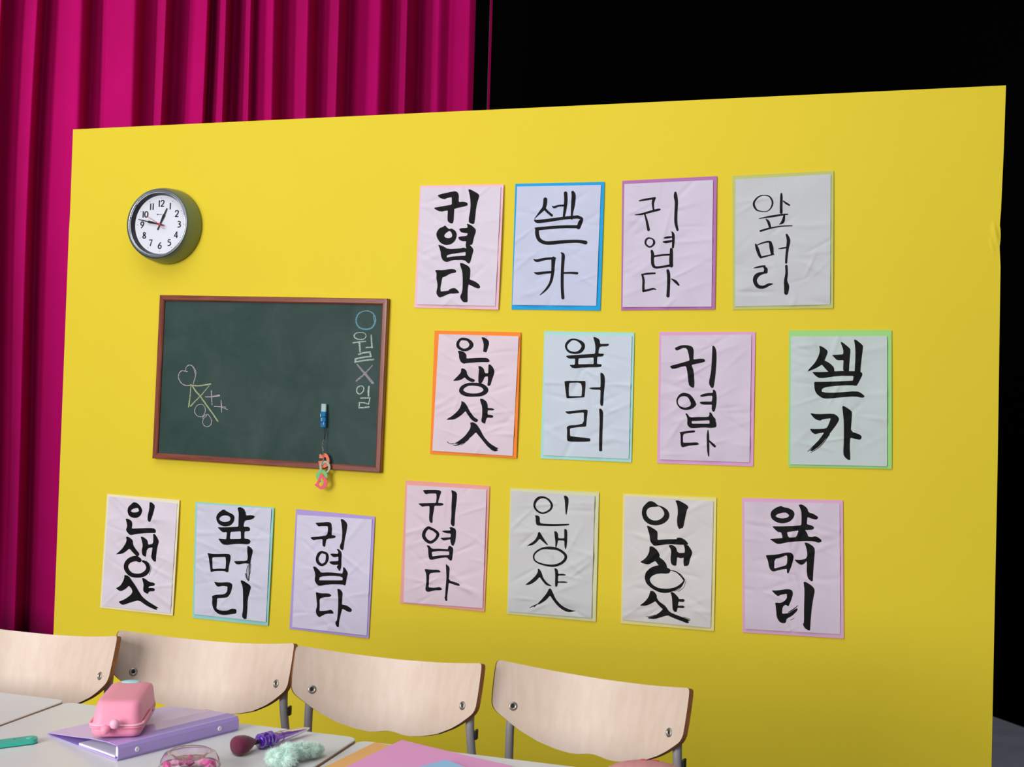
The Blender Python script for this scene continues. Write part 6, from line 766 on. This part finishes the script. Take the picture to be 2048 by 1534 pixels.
def make_chair():
    root = empty('school_chair')
    br = backrest(root)
    for s in (-1, 1):
        c = cpt(s*.1655, -.0804); nrm = (cpt(s*.1655, -.0804, -.01)-c).normalized()
        M4 = nrm.to_track_quat('Z', 'Y').to_matrix().to_4x4(); M4.translation = c
        sc = lathe('screw', [(.0083, .0), (.0083, .0009), (.0070, .0022), (.0042, .0026), (.0040, .0012), (0, .0010)], m_scr, br, 24); sc.matrix_local = M4
        hl = lathe('recess', [(.0024, .0018), (0, .0019)], m_hole, br, 12); hl.matrix_local = M4
    for s in (-1, 1):
        a = cpt(s*.166, -.040, .0180); d = (cpt(s*.166, -.1, .0180)-a).normalized(); c1 = Vector((s*.169, -.0535, .700)); c = Vector((s*.179, -.034, .56))
        e = Vector((s*.152, -.075, .43)); f = Vector((s*.150, .02, .012))
        tube('leg', arc_pts([a, c1, c, e, f], r=.022), .0084, m_tube, root, 14)
        tube('leg', arc_pts([Vector((s*.138, e.y+.02, .405)), Vector((s*.138, -.40, .405)), Vector((s*.140, -.43, .012))], r=.04), .0084, m_tube, root, 14)
        if s > 0:
            q = Vector((s*.172, -.050, .683)); box('bump_stop', (q.x+.0070, q.x+.0118, q.y-.003, q.y+.009, q.z-.010, q.z+.009), m_cap, root, bev=.0015)
    tube('crossbar', [(-.138, -.24, .395), (.138, -.24, .395)], .0085, m_tube, root, 12)
    # seat shell with a gentle dip
    bm = bmesh.new(); bmesh.ops.create_grid(bm, x_segments=20, y_segments=18, size=.5)
    for v in bm.verts:
        x, y = v.co.x, v.co.y; k = 1-.08*max(0, -y)*2
        v.co = Vector((x*.33*k, -.285+y*.30-(.012*(2*x)**2 if y < -.49 else 0), .428+.010*(2*x)**2*(.5-y)-.018*max(0, -y-.3)*3))
    st = from_bm('seat', bm, [m_beech, m_edge], root, smooth=True)
    so = st.modifiers.new('ply', 'SOLIDIFY'); so.thickness = .010; so.offset = 0; so.material_offset_rim = 1
    return root
def copy_tree(o, parent=None):
    c = o.copy(); COL.objects.link(c); c.parent = parent
    for ch in o.children: copy_tree(ch, c)
    return c
CH_ = [(-1.6235, -1.2185, 4.4, 'school chair cut by the left edge of the photo, beech backrest, first of the row'),
       (-1.2713, -1.1355, 5.27, 'beech-backed school chair behind the pink pencil case and purple binder'),
       (-.8650, -1.1325, .43, 'beech-backed school chair behind the mint puff and pink paper, third from left'),
       (-.4497, -1.1274, -11.07, 'rightmost school chair with beech backrest, set apart by a gap')]
proto = make_chair()
for i, (x, y, a, lab) in enumerate(CH_):
    o = proto if i == 0 else copy_tree(proto)
    o.location = (x, y, 0); o.rotation_euler = (0, 0, math.radians(a))
    tag(o, lab, 'chair', 'school chairs in front of the yellow wall')

# ---------------------------------------------------------------- tables
m_lam = mat('grey_white_laminate', lin(220, 219, 219), rough=.30, var=.02, vscale=4, spec=.45, bump=.03, bscale=500)
m_band = mat('brown_edge_band', lin(178, 132, 98), rough=.5, var=.2, vscale=40)
m_leg = mat('table_leg_grey', lin(110, 112, 118), rough=.4, metal=.4)
def make_table(x0, x1, top, lab):
    root = empty('school_desk', ((x0+x1)/2, -1.65, 0)); tag(root, lab, 'table', 'school desks pushed together in a row')
    hw = (x1-x0)/2; y0, y1 = -.25, .25; r = .018; pts = []
    for cx, cy, a0 in ((hw-r, y1-r, 0), (-hw+r, y1-r, 90), (-hw+r, y0+r, 180), (hw-r, y0+r, 270)):
        for k in range(7): a = math.radians(a0+15*k); pts.append((cx+r*math.cos(a), cy+r*math.sin(a)))
    n = len(pts); V = []; F = []; mi = []
    ins = [(p[0]*(1-.0016/hw), p[1]*(1-.0016/.25)) for p in pts]
    for P, z in ((ins, top), (pts, top-.0014), (pts, top-.020), (ins, top-.022)): V += [(p[0], p[1], z) for p in P]
    F.append(tuple(range(n))); mi.append(0); F.append(tuple(range(3*n, 4*n))[::-1]); mi.append(0)
    for l in range(3):
        for i in range(n): F.append((l*n+i, (l+1)*n+i, (l+1)*n+(i+1) % n, l*n+(i+1) % n)); mi.append(0 if l == 0 else 1)
    o = mesh('tabletop', V, F, [m_lam, m_band], root, mi=mi)
    box('modesty_tray', (-hw+.0472, hw-.0472, -.22, -.03, top-.105, top-.095), m_leg, root)
    for s in (-1, 1):
        box('side_frame', (s*(hw-.035)-.012, s*(hw-.035)+.012, -.23, -.02, top-.105, top-.0222), m_leg, root, bev=.003)
        for y in (-.21, -.04): tube('leg', [(s*(hw-.035), y, top-.09), (s*(hw-.035), y, .0)], .014, m_leg, root, 14)
    return root
H = .72
make_table(-2.050, -1.4408, H+.003, 'empty grey-topped school desk cut by the left edge of the photo')
make_table(-1.4396, -.8300, H, 'grey-topped school desk carrying the purple binder, brush and mint puff')
make_table(-.8288, -.2200, H-.0045, 'grey-topped school desk carrying the coloured papers and pink pouch')

# ---------------------------------------------------------------- purple binder
zt = H+.0003
ang = math.radians(68.5)
bd = empty('ring_binder', (-1.1330, -1.6700, zt), rz=ang-PI/2)      # local +y along the spine, -x across the cover
tag(bd, 'glossy purple ring binder lying under the pink pencil case', 'binder')
m_pur = mat('purple_polypropylene', lin(184, 160, 224), rough=.18, spec=.5, bump=.02, bscale=60, bdist=.002, coat=.2)
m_ring = mat('white_ring_plastic', lin(232, 230, 238), rough=.35)
LB, WB, TB = .243, .213, .0245
def sheet_strip(name, prof, y0, y1, th, m, parent):
    # prof: (x, z) polyline, extruded along y, given thickness downwards/normal
    P = [Vector(p) for p in prof]; n = len(P); top = []; bot = []
    for i, p in enumerate(P):
        t = (P[min(i+1, n-1)]-P[max(i-1, 0)]).normalized(); nn = Vector((-t.y, t.x)); top.append(p+nn*th/2); bot.append(p-nn*th/2)
    ring = top+bot[::-1]; k = len(ring)
    V = [(p.x, y0, p.y) for p in ring]+[(p.x, y1, p.y) for p in ring]
    F = [(i, (i+1) % k, k+(i+1) % k, k+i) for i in range(k)]
    for i in range(n-1): F.append((i, i+1, k-2-i, k-1-i)[::-1]); F.append((k+i, k+i+1, k+k-2-i, k+k-1-i))
    o = mesh(name, V, F, m, parent)
    bm = bmesh.new(); bm.from_mesh(o.data); bmesh.ops.recalc_face_normals(bm, faces=bm.faces[:]); bm.to_mesh(o.data); bm.free(); return o
sheet_strip('top_cover', [(-.002, TB), (-.03, TB+.0002), (-.08, TB-.004), (-.13, TB-.011), (-WB, .0034)], 0, LB, .0012, m_pur, bd)
sheet_strip('bottom_cover', [(-.001, .0008), (-WB, .0008)], 0, LB, .0013, m_pur, bd)
sheet_strip('spine', [(-.0065, TB+.0004), (-.002, TB-.0008), (0, TB-.005), (.0004, TB/2), (0, .005), (-.002, .0018), (-.006, .0008)], 0, LB, .0014, m_pur, bd)
box('ring_plate', (-.012, -.0022, .003, LB-.003, .004, TB-.003), m_ring, bd, bev=.0025)
sheet_strip('inner_page', [(-.014, .0035), (-.06, .0035), (-.12, .0028)], .004, LB-.006, .0030, mat('white_pages', lin(236, 234, 238), rough=.6), bd)
for y in (.035, LB-.042):
    rv = lathe('rivet', [(0, 0), (.0042, 0), (.0040, .0012), (.0018, .0016), (.0012, .0006), (0, .0005)], m_ring, bd, 20)
    rv.matrix_local = Matrix.Translation((.0011, y, TB*.5)) @ Matrix.Rotation(PI/2, 4, 'Y')

# ---------------------------------------------------------------- pink pencil case
cz = zt+TB+.0012
# it leans with the slope of the cover towards the open edge
axd = math.radians(114.8)
pc_ = empty('pencil_case', (-1.1600, -1.6415, cz)); pc_.rotation_euler = (0, 0, axd-PI/2)
tag(pc_, 'pink silicone clasp pencil case resting on the purple binder', 'pencil case')
m_pink = mat('pink_silicone', lin(240, 150, 176), rough=.42, spec=.4, sss=.15)
m_pale = mat('pale_pink_silicone', lin(242, 178, 200), rough=.42, spec=.4, sss=.15)
def rrect(x0, x1, y0, y1, r, z, n=7):
    out = []
    for cx, cy, a0 in ((x1-r, y1-r, 0), (x0+r, y1-r, 90), (x0+r, y0+r, 180), (x1-r, y0+r, 270)):
        for k in range(n): a = math.radians(a0+90*k/(n-1)); out.append((cx+r*math.cos(a), cy+r*math.sin(a), z))
    return out
def loft(name, rings, m, parent, capb=True, capt=True):
    V = [p for r in rings for p in r]; n = len(rings[0])
    F = [(l*n+i, l*n+(i+1) % n, (l+1)*n+(i+1) % n, (l+1)*n+i) for l in range(len(rings)-1) for i in range(n)]
    if capb: F.append(tuple(range(n))[::-1])
    if capt: F.append(tuple((len(rings)-1)*n+i for i in range(n)))
    o = mesh(name, V, F, m, parent, smooth=True); return o
W2 = .0425; CL = .164
loft('lower_shell', [rrect(-W2+.012, W2-.012, .012, CL-.004, .012, .0), rrect(-W2+.005, W2-.005, .005, CL-.001, .014, .002), rrect(-W2+.002, W2-.002, .002, CL, .016, .008), rrect(-W2+.001, W2-.001, .001, CL, .018, .0175)], m_pink, pc_)
rim = [rrect(-W2-.0015, W2+.0015, -.002, CL*.62, .019, .0168), rrect(-W2-.0022, W2+.0022, -.003, CL*.62, .0195, .0180), rrect(-W2-.0015, W2+.0015, -.002, CL*.62, .019, .0194)]
loft('clasp_rim', rim, m_pink, pc_)
rim2 = [[(x, y, z+.0034) for x, y, z in r] for r in rim]
loft('clasp_rim', rim2, m_pale, pc_)
loft('upper_shell', [rrect(-W2+.001, W2-.001, .001, CL, .018, .0200), rrect(-W2+.003, W2-.003, .004, CL, .018, .025), rrect(-W2+.0045, W2-.0045, .008, CL-.001, .017, .036), rrect(-W2+.0062, W2-.0062, .0150, CL-.003, .016, .0490), rrect(-W2+.0080, W2-.0080, .020, CL-.006, .015, .0540), rrect(-W2+.0125, W2-.0125, .026, CL-.012, .012, .0562), rrect(-W2+.024, W2-.024, .036, CL-.022, .009, .0566)], m_pink, pc_)
bm = bmesh.new(); ellipsoid(bm, (.0005, -.009, .0265), (.0080, .0080, .0080)); from_bm('clasp_ball', bm, m_pale, pc_, True)
bm = bmesh.new(); ellipsoid(bm, (-.0140, -.0095, .0175), (.0080, .0080, .0080)); from_bm('clasp_ball', bm, m_pink, pc_, True)
for s in (-1, 1):
    tube('hinge_pin', [(s*(W2+.0005), CL*.60, .0185), (s*(W2+.0035), CL*.60, .0245)], .0009, m_silver, pc_, 8)
    box('hinge_strap', (s*(W2+.0004)-.0016, s*(W2+.0004)+.0016, .012, CL*.6, .0225, .0245), m_pink, pc_, bev=.0007)
bm = bmesh.new(); ellipsoid(bm, (-.004, CL-.010, .0562), (.017, .010, .0026)); from_bm('blue_patch', bm, mat('pale_blue_rubber', lin(160, 212, 226), rough=.4), pc_, True)

# ---------------------------------------------------------------- teal strip
ts = empty('plastic_strip', (-1.3190, -1.6320, zt)); ts.rotation_euler = (0, 0, math.radians(230))
tag(ts, 'teal plastic strip with small dark holes, at the left edge of the desks', 'ruler')
m_teal = mat('teal_plastic', lin(56, 182, 160), rough=.3)
P = [(x, y) for x, y, z in rrect(0, .17, -.0125, .0125, .0110, 0)]
def circ(x, y, r, n=12): return [(x+r*math.cos(2*PI*k/n), y+r*math.sin(2*PI*k/n)) for k in range(n)]
prism('strip_body', P, [circ(.035+.030*k, .0035 if k % 2 else -.0035, .0022) for k in range(4)], .0012, .0085, m_teal, ts, axis='z')
prism('strip_backing', P, [], .0, .0012, mat('dark_backing', lin(30, 60, 58), rough=.6), ts, axis='z')
prism('end_inset', circ(.0125, 0, .0055, 16), [], .0085, .0092, mat('light_teal_plastic', lin(96, 206, 184), rough=.2), ts, axis='z')  # raised disc in a lighter teal

# ---------------------------------------------------------------- clear ring-shaped tub
tb = empty('clear_tub', (-.9905, -1.6855, zt)); tag(tb, 'clear ring-shaped plastic tub with pink pieces inside', 'container')
m_glass = mat('clear_styrene', (.98, .90, .94), rough=.03, trans=1.0, ior=1.25)
sh = lathe('tub_shell', [(.0, .0005), (.0440, .0005), (.0462, .004), (.0466, .014), (.0445, .025), (.0395, .0335), (.0325, .0372), (.0262, .0352), (.0225, .0300), (.0160, .0272), (0, .0268)], m_glass, tb, 64)
so = sh.modifiers.new('wall', 'SOLIDIFY'); so.thickness = .0013; so.offset = -1
lathe('tub_lip', [(.0466, .0120), (.0474, .0132), (.0474, .0150), (.0464, .0160)], mat('milky_lip', lin(225, 205, 210), rough=.15, trans=.6), tb, 64)
random.seed(11)
m_gem = [mat('pink_gem', lin(240, 130, 185), rough=.3), mat('pale_pink_gem', lin(244, 186, 212), rough=.3), mat('magenta_gem', lin(224, 90, 165), rough=.3)]
for k in range(15):
    a = 2*PI*k/15+random.uniform(-.1, .1); rr = .0345+random.uniform(-.004, .002)
    bm = bmesh.new(); bmesh.ops.create_icosphere(bm, subdivisions=1, radius=.0078)
    for v in bm.verts: v.co = Vector((v.co.x*1.1, v.co.y*.9, v.co.z*.85))+Vector((rr*math.cos(a), rr*math.sin(a), .0080+random.uniform(0, .007)))
    from_bm('pink_piece', bm, m_gem[k % 3], tb)

# ---------------------------------------------------------------- make-up brush with purple handle
d = Vector((-.9165+.9829, -1.4267+1.5708, 0)); aa = math.atan2(d.y, d.x)
mb = empty('makeup_brush', (-.9745, -1.5760, zt)); mb.rotation_euler = (0, 0, aa+.072)
tag(mb, 'small brush with burgundy bristles and translucent purple handle', 'brush')
ax = Matrix.Rotation(PI/2, 4, 'Y')
def along(name, prof, m, seg=32, zc=.013, sz=1.0, parent=None):
    o = lathe(name, prof, m, parent or mb, seg)
    for v in o.data.vertices:
        x, y, z = v.co; v.co = Vector((z, y, zc+x*sz))
    return o
m_brs = mat('burgundy_bristle', lin(118, 10, 66), rough=.85, col2=lin(84, 4, 42), vscale=500, stretch=(.08, 1, 1), sheen=.3, bump=.5, bscale=900, bstretch=(.05, 1, 1), bdist=.001)
along('bristle_head', [(0, .0010), (.0120, .0002), (.0152, .0018), (.0166, .006), (.0166, .012), (.0150, .021), (.0105, .031), (.0060, .039), (.0036, .043)], m_brs, 40, .0158, .97)
random.seed(3); V = []; F = []
for k in range(900):
    a = random.uniform(0, 2*PI); r0 = .0155*math.sqrt(random.random()); x1 = random.uniform(-.0022, .004)+.004*(r0/.0155)**2
    p0 = Vector((.030, math.cos(a)*r0*.75, .0158+math.sin(a)*r0*.75)); p1 = Vector((x1, math.cos(a)*r0*1.03, .0158+math.sin(a)*r0*1.0)); s = Vector((0, math.sin(a), -math.cos(a)))*.00022
    b0 = len(V); V += [p0-s, p0+s, p1]; F.append((b0, b0+1, b0+2))
tag(mesh('bristles', V, F, m_brs, mb), kind='stuff')
along('ferrule', [(.0036, .042), (.0036, .050), (.0048, .051), (.0048, .054)], mat('dark_ferrule', lin(50, 34, 30), rough=.3, metal=.5), 20)
m_vio = mat('violet_acrylic', lin(96, 30, 190), rough=.12, trans=.35, ior=1.45); m_vio2 = mat('light_violet_acrylic', lin(176, 130, 228), rough=.08, trans=.75, ior=1.3)
prof = [(0, .050), (.0100, .0505)]
for k in range(4): z0 = .052+.0075*k; prof += [(.0112, z0), (.0128, z0+.0012), (.0128, z0+.0045), (.0112, z0+.0058)]
prof += [(.0100, .0825), (0, .083)]
along('ribbed_grip', prof, m_vio, 12)
for k in range(4):
    a = PI/2+k*PI/2+.4
    bm = bmesh.new(); ellipsoid(bm, (.062+.004*(k % 2), math.cos(a)*.0122, .013+math.sin(a)*.0122*.97), (.0055, .0030, .0030), 12, 8); from_bm('grip_bead', bm, m_vio, mb, True)
along('handle_cone', [(0, .083), (.0092, .0832), (.0096, .090), (.0088, .110), (.0066, .135), (.0040, .155), (.0014, .166), (0, .167)], m_vio2, 32, .0118)
along('band', [(.0097, .0985), (.0099, .0990), (.0097, .0995)], mat('dark_violet_line', lin(80, 40, 110), rough=.4), 32, .0118)
V, F = tube_data([(x, math.cos(x*60)*.0045*(.175-x)/.08, .0125+math.sin(x*60)*.0045*(.175-x)/.08) for x in np.linspace(.100, .155, 24)], [.0016*(1-abs(t)) +.0003 for t in np.linspace(-1, 1, 24)], 8)
mesh('inner_swirl', V, F, mat('deep_violet', lin(120, 50, 190), rough=.2), mb, smooth=True)

# ---------------------------------------------------------------- mint fluffy puff
pf = empty('fluffy_puff', (-.8650, -1.5700, zt)); pf.scale = (.72, .72, .76); tag(pf, 'fluffy mint-green faux fur puff lying on the desk', 'puff')
m_mint = mat('mint_fur', (.84, 1.0, .93), rough=.9, col2=(.76, .98, .87), vscale=70, sheen=.5, sss=.2)
BL = [((-.028, -.040, .019), (.020, .021, .0150)), ((-.006, -.034, .018), (.019, .020, .0140)), ((-.014, -.010, .023), (.020, .022, .0155)), ((.002, .016, .0220), (.016, .019, .0140)), ((.018, .038, .0185), (.014, .015, .0110)), ((.024, .058, .0145), (.011, .012, .0085))]
bm = bmesh.new()
for c, r in BL: ellipsoid(bm, c, r, 20, 12)
from_bm('puff_core', bm, m_mint, pf, True)
rg = random.Random(8); V = []; F = []
for c, r in BL:
    for k in range(5200):
        if k % 9 == 0: cl = Vector((rg.gauss(0, .6), rg.gauss(0, .6), rg.gauss(0, .6))); cn = Vector((rg.gauss(0, 1), rg.gauss(0, 1), rg.gauss(0, 1))).normalized(); cL = rg.uniform(.004, .0145)
        n = (cn+Vector((rg.gauss(0, .09), rg.gauss(0, .09), rg.gauss(0, .09)))).normalized()
        p = Vector((c[0]+n.x*r[0]*.97, c[1]+n.y*r[1]*.97, c[2]+n.z*r[2]*.97))
        dd = (n+cl+Vector((rg.gauss(0, .32), rg.gauss(0, .32), rg.gauss(0, .32)))).normalized(); Lh = cL*rg.uniform(.6, 1.1)
        q = p+dd*Lh
        if q.z < .0012: q.z = .0012
        s = dd.cross(Vector((rg.gauss(0, 1), rg.gauss(0, 1), rg.gauss(0, 1)))).normalized()*.00021
        mid_ = p.lerp(q, .5)+s*rg.uniform(-3, 3)
        if p.z < .0008: continue
        b0 = len(V); V += [p-s, p+s, mid_+s, mid_-s, q]; F += [(b0, b0+1, b0+2, b0+3), (b0+3, b0+2, b0+4)]
tag(mesh('fur', V, F, m_mint, pf), kind='stuff')

# ---------------------------------------------------------------- loose papers
H3 = H-.0045
def paper(name, corner, a1, w_, h_, zf, m, lab, th=.0004):
    a = math.radians(a1); ux, uy = Vector((math.cos(a), math.sin(a))), Vector((math.sin(a), -math.cos(a)))
    nx, ny = 24, 30; V = []; F = []
    for s in (0, 1):
        for j in range(ny+1):
            for i in range(nx+1):
                u, v = i/nx, j/ny; p = ux*w_*u+uy*h_*v
                V.append((p.x, p.y, zf(u, v)-s*th))
    q = (nx+1)*(ny+1)
    for j in range(ny):
        for i in range(nx):
            a0 = j*(nx+1)+i; F.append((a0, a0+nx+1, a0+nx+2, a0+1)); F.append((q+a0, q+a0+1, q+a0+nx+2, q+a0+nx+1))
    ed = [j*(nx+1) for j in range(ny+1)]+[ny*(nx+1)+i for i in range(1, nx+1)]+[j*(nx+1)+nx for j in range(ny-1, -1, -1)]+[i for i in range(nx-1, 0, -1)]
    for k in range(len(ed)): a0, b0 = ed[k], ed[(k+1) % len(ed)]; F.append((a0, q+a0, q+b0, b0))
    o = mesh(name, V, F, m, smooth=False); o.location = (corner[0], corner[1], H3)
    tag(o, lab, 'paper', 'coloured papers on the right desk'); return o
paper('coloured_paper', (-.7950, -1.4080), -8, .21, .22, lambda u, v: .0010+.0012*(1-u), mat('orange_paper', lin(232, 176, 108), rough=.7), 'light orange sheet of paper under the pink sheet')
paper('coloured_paper', (-.7440, -1.4100), -9.5, .215, .25, lambda u, v: .0042+.0085*(1-u)**2*(1-.3*v)+.001*math.sin(4*u+2*v), mat('pink_paper', lin(232, 158, 206), rough=.7), 'large pink sheet of paper overlapping the orange sheet')
paper('coloured_paper', (-.6350, -1.4820), -30, .15, .15, lambda u, v: .0105-.0010*u+.0015*(1-u)*(1-v), mat('sky_blue_paper', lin(150, 196, 232), rough=.7), 'light blue paper lying on top of the pink sheet')

# ---------------------------------------------------------------- pink round pouch and cream puff
po_ = empty('round_pouch', (-.2925, -1.5150, H3+.0003)); tag(po_, 'rounded dusty pink ribbed pouch with two red dots, bottom right of the desks', 'pouch')
m_dusty = mat('dusty_pink_cord', lin(214, 146, 146), rough=.8, var=.15, vscale=120, stretch=(1, .05, 1), bump=.4, bscale=160, bstretch=(1, .05, .2), bdist=.001)
V = []; F = []; NR, NS = 22, 72
for i in range(NR+1):
    t = i/NR; ph = -PI/2*.96+t*(PI/2*.96+PI/2)
    for k in range(NS):
        a = 2*PI*k/NS; rib = 1+.006*math.cos(36*a)*math.cos(ph)
        V.append((.074*math.cos(ph)*math.cos(a)*rib, .062*math.cos(ph)*math.sin(a)*rib, max(0, .028+.027*math.sin(ph))))
for i in range(NR):
    for k in range(NS): F.append((i*NS+k, i*NS+(k+1) % NS, (i+1)*NS+(k+1) % NS, (i+1)*NS+k))
mesh('pouch_body', V, F, m_dusty, po_, smooth=True)
for (x, y) in ((-.012, .020), (.004, .026)):
    z = .028+.027*math.sqrt(max(0, 1-(x/.078)**2-(y/.062)**2))
    bm = bmesh.new(); ellipsoid(bm, (x, y, z), (.0070, .0035, .0016), 16, 8); from_bm('red_dot', bm, mat('red_patch', lin(196, 66, 78), rough=.5), po_, True)
bm = bmesh.new(); ellipsoid(bm, (0, 0, .0105), (.020, .016, .0105), 24, 14)
cr_ = from_bm('cream_ball', bm, mat('cream_rubber', lin(232, 222, 180), rough=.6), None, True); cr_.location = (-.5020, -1.5030, H3+.0001)
tag(cr_, 'small rounded cream ball lying beside the pink sheet', 'ball')
